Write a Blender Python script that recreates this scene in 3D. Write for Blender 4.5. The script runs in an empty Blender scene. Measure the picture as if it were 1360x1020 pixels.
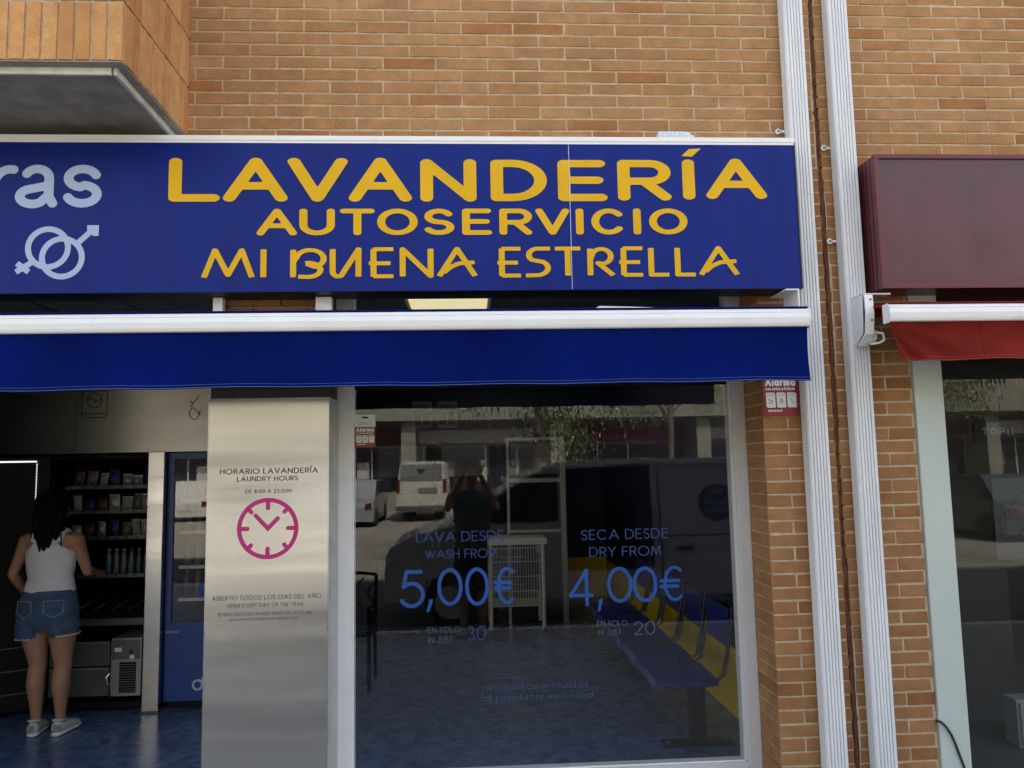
import bpy, bmesh, math, random
import numpy as np
from mathutils import Vector, Matrix, noise
from mathutils.geometry import tessellate_polygon
random.seed(7)
S = bpy.context.scene
COL = S.collection
PI = math.pi

# ------------------------------------------------------------------ camera, sky, sun, exposure
CAM = Vector((0.0, -3.7, 1.75))
YAW, PITCH, ROLL = 0.05709178, 0.1023775, 0.01946959
_fw = Vector((math.sin(YAW)*math.cos(PITCH), math.cos(YAW)*math.cos(PITCH), math.sin(PITCH)))
_r = Vector((math.cos(YAW), -math.sin(YAW), 0)); _d = _fw.cross(_r)
_r2 = _r*math.cos(ROLL) + _d*math.sin(ROLL); _d2 = -_r*math.sin(ROLL) + _d*math.cos(ROLL)
cd = bpy.data.cameras.new('camera'); cam = bpy.data.objects.new('camera', cd); COL.objects.link(cam)
rot = Matrix((_r2, -_d2, -_fw)).transposed()
cam.matrix_world = Matrix.Translation(CAM) @ rot.to_4x4()
cd.sensor_fit = 'HORIZONTAL'; cd.sensor_width = 36.0; cd.lens = 27.0
cd.clip_start = 0.05; cd.clip_end = 600
S.camera = cam

SUN_EL, SUN_AZ = math.radians(47), math.radians(22)     # azimuth measured from +Y towards +X; the facade is in its own shade
w = bpy.data.worlds.new('World'); S.world = w; w.use_nodes = True
nt = w.node_tree; nt.nodes.clear()
sky = nt.nodes.new('ShaderNodeTexSky'); sky.sky_type = 'NISHITA'; sky.sun_disc = False
sky.sun_elevation = SUN_EL; sky.sun_rotation = SUN_AZ; sky.dust_density = 3.0; sky.air_density = 1.0; sky.ozone_density = 1.0
bg = nt.nodes.new('ShaderNodeBackground'); bg.inputs['Strength'].default_value = 0.15
wo = nt.nodes.new('ShaderNodeOutputWorld')
hsv = nt.nodes.new('ShaderNodeHueSaturation'); hsv.inputs['Saturation'].default_value = .62   # hazy, pale summer sky
nt.links.new(sky.outputs[0], hsv.inputs['Color']); nt.links.new(hsv.outputs[0], bg.inputs[0]); nt.links.new(bg.outputs[0], wo.inputs[0])
ld = bpy.data.lights.new('sun', 'SUN'); ld.energy = 4.0; ld.angle = math.radians(0.5); ld.color = (1.0, 0.93, 0.82)
sun = bpy.data.objects.new('sun', ld); COL.objects.link(sun)
tosun = Vector((math.sin(SUN_AZ)*math.cos(SUN_EL), math.cos(SUN_AZ)*math.cos(SUN_EL), math.sin(SUN_EL)))
sun.rotation_euler = tosun.to_track_quat('Z', 'Y').to_euler(); sun.location = (0, 0, 30)
S.view_settings.view_transform = 'Standard'; S.view_settings.look = 'None'
S.view_settings.gamma = 1.0; S.view_settings.use_curve_mapping = False
S.view_settings.exposure = 2.08

# ------------------------------------------------------------------ materials
MATS = {}
def mat(name, col=(.5,.5,.5), rough=.6, metal=0., var=0., vscale=8., bump=0., bscale=60., spec=.5, emit=None, estr=0., stretch=(1,1,1), objrand=0., coat=0., detail=4., rvar=0.):
    """Principled material with noise colour variation, roughness variation and bump."""
    m = bpy.data.materials.new(name); m.use_nodes = True
    n = m.node_tree; N = n.nodes; L = n.links
    b = N['Principled BSDF']
    b.inputs['Roughness'].default_value = rough; b.inputs['Metallic'].default_value = metal
    b.inputs['Specular IOR Level'].default_value = spec
    if coat: b.inputs['Coat Weight'].default_value = coat; b.inputs['Coat Roughness'].default_value = .05
    tc = N.new('ShaderNodeTexCoord'); mp = N.new('ShaderNodeMapping'); mp.inputs['Scale'].default_value = stretch
    L.new(tc.outputs['Object'], mp.inputs[0])
    c = N.new('ShaderNodeRGB'); c.outputs[0].default_value = (*col, 1); out = c.outputs[0]
    if var or rvar or objrand:
        no = N.new('ShaderNodeTexNoise'); no.inputs['Scale'].default_value = vscale; no.inputs['Detail'].default_value = detail
        oi = N.new('ShaderNodeObjectInfo')
        ad = N.new('ShaderNodeVectorMath'); ad.operation = 'ADD'; mu = N.new('ShaderNodeMath'); mu.operation = 'MULTIPLY'; mu.inputs[1].default_value = 57.
        L.new(oi.outputs['Random'], mu.inputs[0]); L.new(mp.outputs[0], ad.inputs[0]); L.new(mu.outputs[0], ad.inputs[1])
        L.new(ad.outputs[0], no.inputs['Vector'])
        mr = N.new('ShaderNodeMapRange'); mr.inputs[1].default_value = .25; mr.inputs[2].default_value = .75
        mr.inputs[3].default_value = 1-var; mr.inputs[4].default_value = 1+var
        L.new(no.outputs['Fac'], mr.inputs[0])
        hs = N.new('ShaderNodeHueSaturation'); L.new(out, hs.inputs['Color']); L.new(mr.outputs[0], hs.inputs['Value']); out = hs.outputs[0]
        if objrand:
            h2 = N.new('ShaderNodeHueSaturation'); m2 = N.new('ShaderNodeMapRange'); m2.inputs[3].default_value = 1-objrand; m2.inputs[4].default_value = 1+objrand
            L.new(oi.outputs['Random'], m2.inputs[0]); L.new(m2.outputs[0], h2.inputs['Value']); L.new(out, h2.inputs['Color']); out = h2.outputs[0]
        if rvar:
            m3 = N.new('ShaderNodeMapRange'); m3.inputs[1].default_value = .3; m3.inputs[2].default_value = .7
            m3.inputs[3].default_value = max(0, rough-rvar); m3.inputs[4].default_value = rough+rvar
            L.new(no.outputs['Fac'], m3.inputs[0]); L.new(m3.outputs[0], b.inputs['Roughness'])
    L.new(out, b.inputs['Base Color'])
    if bump:
        nb = N.new('ShaderNodeTexNoise'); nb.inputs['Scale'].default_value = bscale; nb.inputs['Detail'].default_value = 5
        L.new(mp.outputs[0], nb.inputs['Vector'])
        bp = N.new('ShaderNodeBump'); bp.inputs['Strength'].default_value = bump; bp.inputs['Distance'].default_value = .004
        L.new(nb.outputs['Fac'], bp.inputs['Height']); L.new(bp.outputs[0], b.inputs['Normal'])
    if emit:
        b.inputs['Emission Color'].default_value = (*emit, 1); b.inputs['Emission Strength'].default_value = estr
    MATS[name] = m
    return m

def brick_mat(name, ramp, seedscale=1.):
    m = bpy.data.materials.new(name); m.use_nodes = True
    N = m.node_tree.nodes; L = m.node_tree.links; b = N['Principled BSDF']
    b.inputs['Roughness'].default_value = .88; b.inputs['Specular IOR Level'].default_value = .25
    oi = N.new('ShaderNodeObjectInfo'); cr = N.new('ShaderNodeValToRGB')
    els = cr.color_ramp.elements
    els[0].position = ramp[0][0]; els[0].color = (*ramp[0][1], 1); els[1].position = ramp[-1][0]; els[1].color = (*ramp[-1][1], 1)
    for p, c in ramp[1:-1]:
        e = els.new(p); e.color = (*c, 1)
    L.new(oi.outputs['Random'], cr.inputs[0])
    tc = N.new('ShaderNodeTexCoord'); ad = N.new('ShaderNodeVectorMath'); ad.operation = 'ADD'
    mu = N.new('ShaderNodeMath'); mu.operation = 'MULTIPLY'; mu.inputs[1].default_value = 31.
    L.new(oi.outputs['Random'], mu.inputs[0]); L.new(tc.outputs['Object'], ad.inputs[0]); L.new(mu.outputs[0], ad.inputs[1])
    n1 = N.new('ShaderNodeTexNoise'); n1.inputs['Scale'].default_value = 13; n1.inputs['Detail'].default_value = 6; L.new(ad.outputs[0], n1.inputs['Vector'])
    mr = N.new('ShaderNodeMapRange'); mr.inputs[1].default_value = .3; mr.inputs[2].default_value = .7; mr.inputs[3].default_value = .86; mr.inputs[4].default_value = 1.12
    L.new(n1.outputs['Fac'], mr.inputs[0])
    n2 = N.new('ShaderNodeTexNoise'); n2.inputs['Scale'].default_value = 170; n2.inputs['Detail'].default_value = 3; L.new(ad.outputs[0], n2.inputs['Vector'])
    m2 = N.new('ShaderNodeMapRange'); m2.inputs[1].default_value = .3; m2.inputs[2].default_value = .7; m2.inputs[3].default_value = .80; m2.inputs[4].default_value = 1.14
    L.new(n2.outputs['Fac'], m2.inputs[0])
    mm = N.new('ShaderNodeMath'); mm.operation = 'MULTIPLY'; L.new(mr.outputs[0], mm.inputs[0]); L.new(m2.outputs[0], mm.inputs[1])
    ge = N.new('ShaderNodeNewGeometry'); mpz = N.new('ShaderNodeMapping'); mpz.inputs['Scale'].default_value = (2.6,2.6,.9); L.new(ge.outputs['Position'], mpz.inputs[0])
    n3 = N.new('ShaderNodeTexNoise'); n3.inputs['Scale'].default_value = 1; n3.inputs['Detail'].default_value = 5; L.new(mpz.outputs[0], n3.inputs['Vector'])
    m3 = N.new('ShaderNodeMapRange'); m3.inputs[1].default_value = .3; m3.inputs[2].default_value = .7; m3.inputs[3].default_value = .84; m3.inputs[4].default_value = 1.10; L.new(n3.outputs['Fac'], m3.inputs[0])
    m4 = N.new('ShaderNodeMath'); m4.operation = 'MULTIPLY'; L.new(mm.outputs[0], m4.inputs[0]); L.new(m3.outputs[0], m4.inputs[1]); mm = m4
    hs = N.new('ShaderNodeHueSaturation'); L.new(cr.outputs[0], hs.inputs['Color']); L.new(mm.outputs[0], hs.inputs['Value'])
    L.new(hs.outputs[0], b.inputs['Base Color'])
    bp = N.new('ShaderNodeBump'); bp.inputs['Strength'].default_value = .8; bp.inputs['Distance'].default_value = .003
    L.new(n2.outputs['Fac'], bp.inputs['Height']); L.new(bp.outputs[0], b.inputs['Normal'])
    MATS[name] = m
    return m

def glass_mat(name, tint, f0=.08):
    """pane glass: clear with a tint, mirror part from a Schlick curve of the view angle"""
    m = bpy.data.materials.new(name); m.use_nodes = True
    N = m.node_tree.nodes; L = m.node_tree.links; N.clear()
    g = N.new('ShaderNodeNewGeometry'); dt = N.new('ShaderNodeVectorMath'); dt.operation = 'DOT_PRODUCT'
    L.new(g.outputs['Normal'], dt.inputs[0]); L.new(g.outputs['Incoming'], dt.inputs[1])
    ab = N.new('ShaderNodeMath'); ab.operation = 'ABSOLUTE'; L.new(dt.outputs['Value'], ab.inputs[0])
    om = N.new('ShaderNodeMath'); om.operation = 'SUBTRACT'; om.inputs[0].default_value = 1.; L.new(ab.outputs[0], om.inputs[1])
    pw = N.new('ShaderNodeMath'); pw.operation = 'POWER'; pw.inputs[1].default_value = 5.; L.new(om.outputs[0], pw.inputs[0])
    ma = N.new('ShaderNodeMath'); ma.operation = 'MULTIPLY_ADD'; ma.inputs[1].default_value = 1-f0; ma.inputs[2].default_value = f0; L.new(pw.outputs[0], ma.inputs[0])
    tr = N.new('ShaderNodeBsdfTransparent'); tr.inputs[0].default_value = (*tint, 1)
    gl = N.new('ShaderNodeBsdfGlossy'); gl.inputs['Roughness'].default_value = 0.0
    no = N.new('ShaderNodeTexNoise'); no.inputs['Scale'].default_value = 1.3; no.inputs['Detail'].default_value = 1
    tc = N.new('ShaderNodeTexCoord'); L.new(tc.outputs['Object'], no.inputs['Vector'])
    bp = N.new('ShaderNodeBump'); bp.inputs['Strength'].default_value = .025; bp.inputs['Distance'].default_value = .003
    L.new(no.outputs['Fac'], bp.inputs['Height']); L.new(bp.outputs[0], gl.inputs['Normal'])
    mx = N.new('ShaderNodeMixShader'); o = N.new('ShaderNodeOutputMaterial')
    L.new(ma.outputs[0], mx.inputs[0]); L.new(tr.outputs[0], mx.inputs[1]); L.new(gl.outputs[0], mx.inputs[2]); L.new(mx.outputs[0], o.inputs[0])
    MATS[name] = m
    return m

BR = [(0,(0.371,0.187,0.073)),(.25,(0.432,0.228,0.095)),(.5,(0.390,0.203,0.080)),(.72,(0.440,0.243,0.107)),(.88,(0.381,0.177,0.066)),(1,(0.349,0.144,0.050))]
brick_mat('brick_tan', BR)
brick_mat('brick_orange', [(0,(0.342,0.161,0.061)),(.3,(0.380,0.190,0.080)),(.6,(0.328,0.151,0.058)),(.85,(0.389,0.199,0.085)),(1,(0.285,0.123,0.044))])
brick_mat('brick_balcony', [(0,(0.556,0.272,0.098)),(.4,(0.614,0.324,0.124)),(.8,(0.544,0.261,0.093)),(1,(0.509,0.215,0.076))])
mat('mortar', (.52,.41,.27), .95, var=.22, vscale=25, bump=.9, bscale=220, spec=.2, detail=8)
mat('joint_filler', (.13,.048,.024), .9, var=.5, vscale=30, bump=1, bscale=60)
mat('sign_blue', (.0005,.014,.175), .42, var=.16, vscale=2.2, stretch=(3.5,1,.8), bump=.03, bscale=3, spec=.20, detail=6)
mat('sign_dark', (.006,.007,.012), .5)
mat('letter_yellow', (.76,.43,.012), .5, var=.07, vscale=5, spec=.15)
mat('letter_pale', (.40,.50,.68), .45, var=.04, vscale=5)
mat('white_alu', (.86,.84,.80), .35, var=.04, vscale=6, spec=.5, rvar=.1)
mat('pipe_white', (.74,.74,.725), .38, var=.10, vscale=9, spec=.45, stretch=(3,3,.25), detail=7)
mat('frame_grey', (.58,.57,.54), .42, var=.05, vscale=5, stretch=(1,1,.2))
mat('frame_green', (.50,.55,.49), .32, var=.04, vscale=3)
mat('awning_blue', (.0012,.008,.100), .9, var=.28, vscale=2.6, stretch=(1,1,.35), bump=.25, bscale=500, spec=.06)
mat('awning_red', (.17,.017,.011), .9, var=.25, vscale=5, bump=.25, bscale=500, spec=.08)
mat('maroon_metal', (.12,.018,.02), .35, var=.06, vscale=5)
mat('maroon_face', (.085,.014,.02), .36, var=.4, vscale=3.0, stretch=(1.5,1,.7), spec=.55, coat=.12, bump=.12, bscale=3, rvar=.06)
mat('stitch_pale', (.12,.17,.36), .8)
mat('seam_dark', (.004,.014,.12), .9, spec=.05)
mat('seam_white', (.6,.66,.8), .5)
mat('grout', (.02,.03,.06), .9)
mat('stitch_red', (.45,.09,.06), .8)
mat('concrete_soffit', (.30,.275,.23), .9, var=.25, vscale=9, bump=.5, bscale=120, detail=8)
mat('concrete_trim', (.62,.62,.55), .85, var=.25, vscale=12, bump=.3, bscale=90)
mat('steel_brushed', (.48,.485,.485), .215, 1.0, var=.06, vscale=6, stretch=(.12,1,2.2), rvar=.06, detail=9, bump=.02, bscale=1.2)
mat('steel_dark', (.34,.335,.315), .30, 1.0, var=.08, vscale=4, bump=.05, bscale=2)
mat('ink_black', (.02,.02,.03), .5)
mat('ink_grey', (.05,.05,.055), .5)
mat('ink_magenta', (.46,.004,.14), .4)
mat('vinyl_blue', (.005,.075,.30), .5, var=.04)
mat('vinyl_blue_pale', (.026,.058,.20), .6)
mat('vinyl_dim', (.03,.06,.15), .6)
mat('vinyl_grey', (.07,.09,.15), .6)
mat('sticker_red', (.24,.008,.016), .35)
mat('sticker_white', (.75,.75,.72), .35)
mat('paint_black', (.008,.008,.009), .45)
mat('machine_black', (.005,.005,.006), .6, spec=.2)
mat('machine_grey', (.11,.112,.11), .42, .3, var=.1, vscale=4)
mat('vending_blue', (.003,.040,.21), .35, spec=.5)
mat('wall_dark_blue', (.010,.014,.05), .6, var=.1)
mat('wall_grey', (.16,.155,.14), .8, var=.08)
mat('wall_yellow', (.88,.62,.01), .6, var=.06)
mat('ceiling_grey', (.12,.12,.11), .9, var=.06)
mat('seat_blue', (.010,.025,.17), .45)
mat('chair_metal', (.02,.02,.022), .35, .4)
mat('wire_white', (.62,.63,.60), .45)
mat('plastic_clear', (.62,.66,.66), .2, spec=.8)
mat('rubber_black', (.012,.012,.012), .6)
mat('white_furniture', (.55,.56,.56), .5)
mat('asphalt', (.055,.054,.052), .9, var=.2, vscale=2, bump=.6, bscale=90, detail=8)
mat('road_pale', (.29,.265,.215), .92, var=.15, vscale=.5, bump=.4, bscale=60, detail=8)
mat('paving', (.33,.31,.27), .85, var=.15, vscale=3, bump=.3, bscale=80)
mat('paint_line', (.7,.7,.68), .8, var=.1)
mat('far_brick', (.31,.25,.17), .9, var=.12, vscale=1.5)
mat('far_slab', (.26,.25,.20), .85, var=.08, vscale=1)
mat('far_dark', (.03,.03,.035), .3)
mat('far_red', (.14,.015,.018), .5)
mat('far_white', (.50,.49,.44), .6)
mat('van_white', (.55,.57,.62), .25, coat=.5)
mat('car_silver', (.33,.35,.36), .3, .3, coat=.6)
mat('car_blue', (.03,.045,.06), .25, coat=.6)
mat('car_glass', (.012,.014,.016), .06, spec=.8)
mat('tyre', (.02,.02,.02), .85)
mat('chrome', (.6,.6,.6), .15, 1.)
mat('lamp_red', (.12,.01,.01), .2)
mat('bark', (.16,.115,.07), .95, var=.3, vscale=12, bump=.8, bscale=30)
mat('leaf', (.15,.19,.06), .35, objrand=0, var=.35, vscale=4, spec=.6)
mat('skin', (.40,.215,.135), .55, var=.06, vscale=20, spec=.35)
mat('skin_tan', (.36,.19,.115), .55, var=.06, vscale=20, spec=.35)
mat('hair_black', (.003,.0025,.0025), .7, spec=.12, bump=.4, bscale=200, stretch=(1,1,.1))
mat('cotton_white', (.62,.62,.66), .9, var=.05, vscale=14, bump=.6, bscale=35)
mat('denim', (.045,.08,.145), .95, var=.4, vscale=26, bump=.5, bscale=400, detail=7)
mat('denim_fray', (.5,.52,.55), .95)
mat('shoe_cream', (.50,.50,.44), .8, var=.1, vscale=30)
mat('shoe_sole', (.7,.7,.68), .7)
mat('shoe_grey', (.22,.25,.24), .8)
mat('shirt_teal', (.05,.10,.12), .9, var=.2, vscale=12)
mat('trousers_dark', (.03,.03,.035), .9)
mat('led_white', (.8,.8,.8), .4, emit=(.85,.93,1.0), estr=.28)
mat('lamp_cream', (.8,.8,.7), .4, emit=(1.0,.88,.48), estr=.20)
mat('lamp_fill', (.8,.8,.75), .4, emit=(1.0,.97,.88), estr=1.7)
mat('poster_grey', (.17,.17,.165), .6)
mat('drink_amber', (.14,.07,.02), .3)
mat('drink_green', (.03,.07,.03), .3)
mat('drink_clear', (.07,.10,.13), .15)
mat('pack_silver', (.32,.32,.33), .35, .4)
mat('pack_blue', (.010,.018,.11), .5)
mat('pack_cream', (.24,.23,.20), .6)
mat('card_white', (.6,.62,.62), .6)
mat('bin_red', (.09,.02,.02), .5)
glass_mat('glass_window', (.93,.95,.95), .066)
glass_mat('glass_next', (.55,.58,.56), .055)
glass_mat('glass_vending', (.7,.7,.7), .09)
def floor_mat():
    m = mat('tile_blue', (.022,.045,.125), .22, spec=.5)
    N = m.node_tree.nodes; L = m.node_tree.links; b = N['Principled BSDF']
    g = N.new('ShaderNodeNewGeometry')
    v = N.new('ShaderNodeTexVoronoi'); v.distance = 'CHEBYCHEV'; v.inputs['Scale'].default_value = 17; v.inputs['Randomness'].default_value = .7
    L.new(g.outputs['Position'], v.inputs['Vector'])
    n = N.new('ShaderNodeTexNoise'); n.inputs['Scale'].default_value = 9; n.inputs['Detail'].default_value = 7; L.new(g.outputs['Position'], n.inputs['Vector'])
    bw = N.new('ShaderNodeRGBToBW'); L.new(v.outputs['Color'], bw.inputs[0])
    ad = N.new('ShaderNodeMath'); ad.operation = 'ADD'; L.new(bw.outputs[0], ad.inputs[0]); L.new(n.outputs['Fac'], ad.inputs[1])
    cr = N.new('ShaderNodeValToRGB'); e = cr.color_ramp.elements
    e[0].position = .55; e[0].color = (.05,.085,.18,1); e[1].position = 1.3; e[1].color = (.115,.175,.30,1)
    mr = N.new('ShaderNodeMapRange'); mr.inputs[1].default_value = .5; mr.inputs[2].default_value = 1.5; L.new(ad.outputs[0], mr.inputs[0])
    e[0].position = .1; e[1].position = .8; L.new(mr.outputs[0], cr.inputs[0]); L.new(cr.outputs[0], b.inputs['Base Color'])
floor_mat()

# ------------------------------------------------------------------ mesh helpers
WLOC = {}
def tag(o, label=None, cat=None, group=None, kind=None):
    if label: o['label'] = label
    if cat: o['category'] = cat
    if group: o['group'] = group
    if kind: o['kind'] = kind
    return o
def thing(name, label, cat, loc=(0,0,0), group=None):
    o = bpy.data.objects.new(name, None); COL.objects.link(o); o.location = loc
    o.empty_display_size = .1; WLOC[o.name] = Vector(loc)
    return tag(o, label, cat, group)
def wl(p):
    return WLOC.get(p.name, Vector((0,0,0))) if p else Vector((0,0,0))
def link(name, me, parent=None, at=None):
    """at = world location of the object's origin (mesh given relative to it)"""
    o = bpy.data.objects.new(name, me); COL.objects.link(o)
    base = wl(parent)
    at = Vector(at) if at is not None else base
    if parent: o.parent = parent
    o.location = at - base; WLOC[o.name] = at
    return o
class MB:
    def __init__(s): s.v = []; s.f = []; s.m = []; s.mi = 0
    def add(s, vs, fs):
        b = len(s.v); s.v += [tuple(v) for v in vs]; s.f += [tuple(i+b for i in f) for f in fs]; s.m += [s.mi]*len(fs); return s
    def box(s, x0, x1, y0, y1, z0, z1, bev=0.):
        if bev <= 0:
            vs = [(x,y,z) for x in (x0,x1) for y in (y0,y1) for z in (z0,z1)]
            fs = [(0,1,3,2),(4,6,7,5),(0,4,5,1),(2,3,7,6),(0,2,6,4),(1,5,7,3)]
            return s.add(vs, fs)
        bm = bmesh.new(); bmesh.ops.create_cube(bm, size=1)
        for v in bm.verts:
            v.co = Vector(((x0+x1)/2+v.co.x*(x1-x0), (y0+y1)/2+v.co.y*(y1-y0), (z0+z1)/2+v.co.z*(z1-z0)))
        bmesh.ops.bevel(bm, geom=bm.edges[:], offset=bev, segments=2, profile=.6, affect='EDGES')
        bm.verts.index_update()
        s.add([v.co[:] for v in bm.verts], [[v.index for v in f.verts] for f in bm.faces]); bm.free(); return s
    def prism(s, pts, axis, a, b):
        """closed 2-D outline swept along axis from a to b. axis x: pts=(y,z); y: (x,z); z: (x,y)"""
        n = len(pts)
        def mk(p, t): return (t,p[0],p[1]) if axis=='x' else ((p[0],t,p[1]) if axis=='y' else (p[0],p[1],t))
        vs = [mk(p,a) for p in pts]+[mk(p,b) for p in pts]
        fs = [(i,(i+1)%n,(i+1)%n+n,i+n) for i in range(n)]
        tris = tessellate_polygon([[Vector((p[0],p[1],0)) for p in pts]])
        fs += [tuple(t) for t in tris] + [tuple(i+n for i in t) for t in tris]
        return s.add(vs, fs)
    def tube(s, pts, r, n=8, cap=True, flat=1.):
        pts = [Vector(p) for p in pts]; rs = r if isinstance(r,(list,tuple)) else [r]*len(pts)
        vs = []; up0 = None
        for i,p in enumerate(pts):
            t = (pts[min(i+1,len(pts)-1)]-pts[max(i-1,0)]).normalized()
            if up0 is None:
                up0 = Vector((0,0,1)) if abs(t.z)<.9 else Vector((1,0,0))
            a = t.cross(up0).normalized(); b2 = a.cross(t).normalized(); up0 = b2
            for k in range(n):
                an = 2*PI*k/n; vs.append(p + a*math.cos(an)*rs[i] + b2*math.sin(an)*rs[i]*flat)
        fs = [(i*n+k, i*n+(k+1)%n, (i+1)*n+(k+1)%n, (i+1)*n+k) for i in range(len(pts)-1) for k in range(n)]
        if cap: fs += [tuple(range(n)), tuple(range((len(pts)-1)*n, len(pts)*n))]
        return s.add(vs, fs)
    def loft(s, secs, n=16, cap=True):
        """secs: (centre, ax vector, by vector) ellipses"""
        vs = []
        for c,a,b2 in secs:
            c=Vector(c);a=Vector(a);b2=Vector(b2)
            for k in range(n):
                an=2*PI*k/n; vs.append(c+a*math.cos(an)+b2*math.sin(an))
        m=len(secs)
        fs=[(i*n+k,i*n+(k+1)%n,(i+1)*n+(k+1)%n,(i+1)*n+k) for i in range(m-1) for k in range(n)]
        if cap: fs += [tuple(range(n)), tuple(range((m-1)*n,m*n))]
        return s.add(vs,fs)
    def lathe(s, prof, c, n=20, axis='z'):
        vs=[]
        for r,h in prof:
            for k in range(n):
                an=2*PI*k/n; x,y=r*math.cos(an),r*math.sin(an)
                vs.append((c[0]+x,c[1]+y,c[2]+h) if axis=='z' else ((c[0]+x,c[1]+h,c[2]+y) if axis=='y' else (c[0]+h,c[1]+x,c[2]+y)))
        m=len(prof)
        fs=[(i*n+k,i*n+(k+1)%n,(i+1)*n+(k+1)%n,(i+1)*n+k) for i in range(m-1) for k in range(n)]
        fs += [tuple(range(n)), tuple(range((m-1)*n,m*n))]
        return s.add(vs,fs)
    def ball(s, c, rx, ry, rz, n=12):
        secs=[]
        for i in range(n+1):
            t=-PI/2+PI*i/n; q=max(math.cos(t),.02)
            secs.append(((c[0],c[1],c[2]+rz*math.sin(t)),(rx*q,0,0),(0,ry*q,0)))
        return s.loft(secs, n+4)
    def build(s, name, material, parent=None, smooth=False, at=None, label=None, fixn=True):
        at = Vector(at) if at is not None else wl(parent)
        me = bpy.data.meshes.new(name); me.from_pydata([Vector(v)-at for v in s.v], [], s.f)
        mats = material if isinstance(material,(list,tuple)) else [material]
        for m in mats: me.materials.append(MATS[m])
        for p,mi in zip(me.polygons, s.m): p.material_index = mi; p.use_smooth = smooth
        if fixn:
            bm = bmesh.new(); bm.from_mesh(me); bmesh.ops.recalc_face_normals(bm, faces=bm.faces[:]); bm.to_mesh(me); bm.free()
        if smooth:
            try: me.shade_auto_smooth
            except Exception: pass
        me.update()
        o = link(name, me, parent, at)
        if label: o['label'] = label
        return o
def box(name, m, parent, x0,x1,y0,y1,z0,z1, bev=0., **k): return MB().box(x0,x1,y0,y1,z0,z1,bev).build(name, m, parent, **k)
def autosmooth(o, ang=40):
    me=o.data
    for p in me.polygons: p.use_smooth=True
    bm=bmesh.new(); bm.from_mesh(me); lim=math.radians(ang)
    for e in bm.edges:
        if len(e.link_faces)==2 and e.calc_face_angle(0)>lim: e.smooth=False
    bm.to_mesh(me); bm.free(); return o
def remeshed(mb, name, m, parent, voxel=.01, smooth_it=4, at=None):
    """one continuous skin out of overlapping lofts"""
    o = mb.build('tmp', m, None, at=(0,0,0))
    r = o.modifiers.new('r','REMESH'); r.mode='VOXEL'; r.voxel_size=voxel
    sm = o.modifiers.new('s','SMOOTH'); sm.factor=.6; sm.iterations=smooth_it
    dg = bpy.context.evaluated_depsgraph_get(); ev=o.evaluated_get(dg)
    me = bpy.data.meshes.new_from_object(ev); bpy.data.objects.remove(o)
    at = Vector(at) if at is not None else wl(parent)
    me.transform(Matrix.Translation(-at)); me.name=name
    me.materials.clear(); me.materials.append(MATS[m])
    for p in me.polygons: p.use_smooth=True
    return link(name, me, parent, at)
def dup(o, parent=None, loc=None):
    c = o.copy(); COL.objects.link(c)
    if parent: c.parent = parent
    if loc is not None: c.location = loc
    for ch in [x for x in bpy.data.objects if x.parent is o]: dup(ch, c)
    return c
def px(p):
    """pixel of a world point in the 1360x1020 frame (used only to choose which bricks stay single objects)"""
    v = Vector(p)-CAM; z=v.dot(_fw)
    if z < .1: return (-999,-999)
    return (680+1020*v.dot(_r2)/z, 510+1020*v.dot(_d2)/z)

# ------------------------------------------------------------------ stroke lettering
def arc(cx,cy,rx,ry,a0,a1,n=None):
    n = n or max(6,int(abs(a1-a0)/12))
    return [(cx+rx*math.cos(math.radians(a0+(a1-a0)*i/n)), cy+ry*math.sin(math.radians(a0+(a1-a0)*i/n))) for i in range(n+1)]
WID = dict(A=.78,B=.52,C=.80,D=.68,E=.48,F=.45,G=.84,H=.62,I=0,J=.36,K=.56,L=.40,M=.80,N=.66,O=.92,P=.46,Q=.92,R=.50,S=.44,T=.46,U=.58,V=.70,W=1.0,X=.6,Y=.62,Z=.5)
WID.update({'Í':0,'Ñ':.66,'Ú':.58,'0':.54,'1':.18,'2':.5,'3':.48,'4':.6,'5':.48,'6':.5,'7':.5,'8':.48,'9':.5,'€':.68,',':.1,'.':0,':':0,"'":.05,' ':.26,'-':.3,
 'a':.56,'b':.56,'c':.5,'d':.56,'e':.56,'f':.24,'i':0,'l':0,'m':.82,'n':.46,'o':.58,'p':.56,'q':.56,'r':.24,'s':.30,'t':.22,'u':.46,'v':.46,'í':0,'ú':.46,'g':.56,'y':.46,'k':.4,'h':.46})
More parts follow.
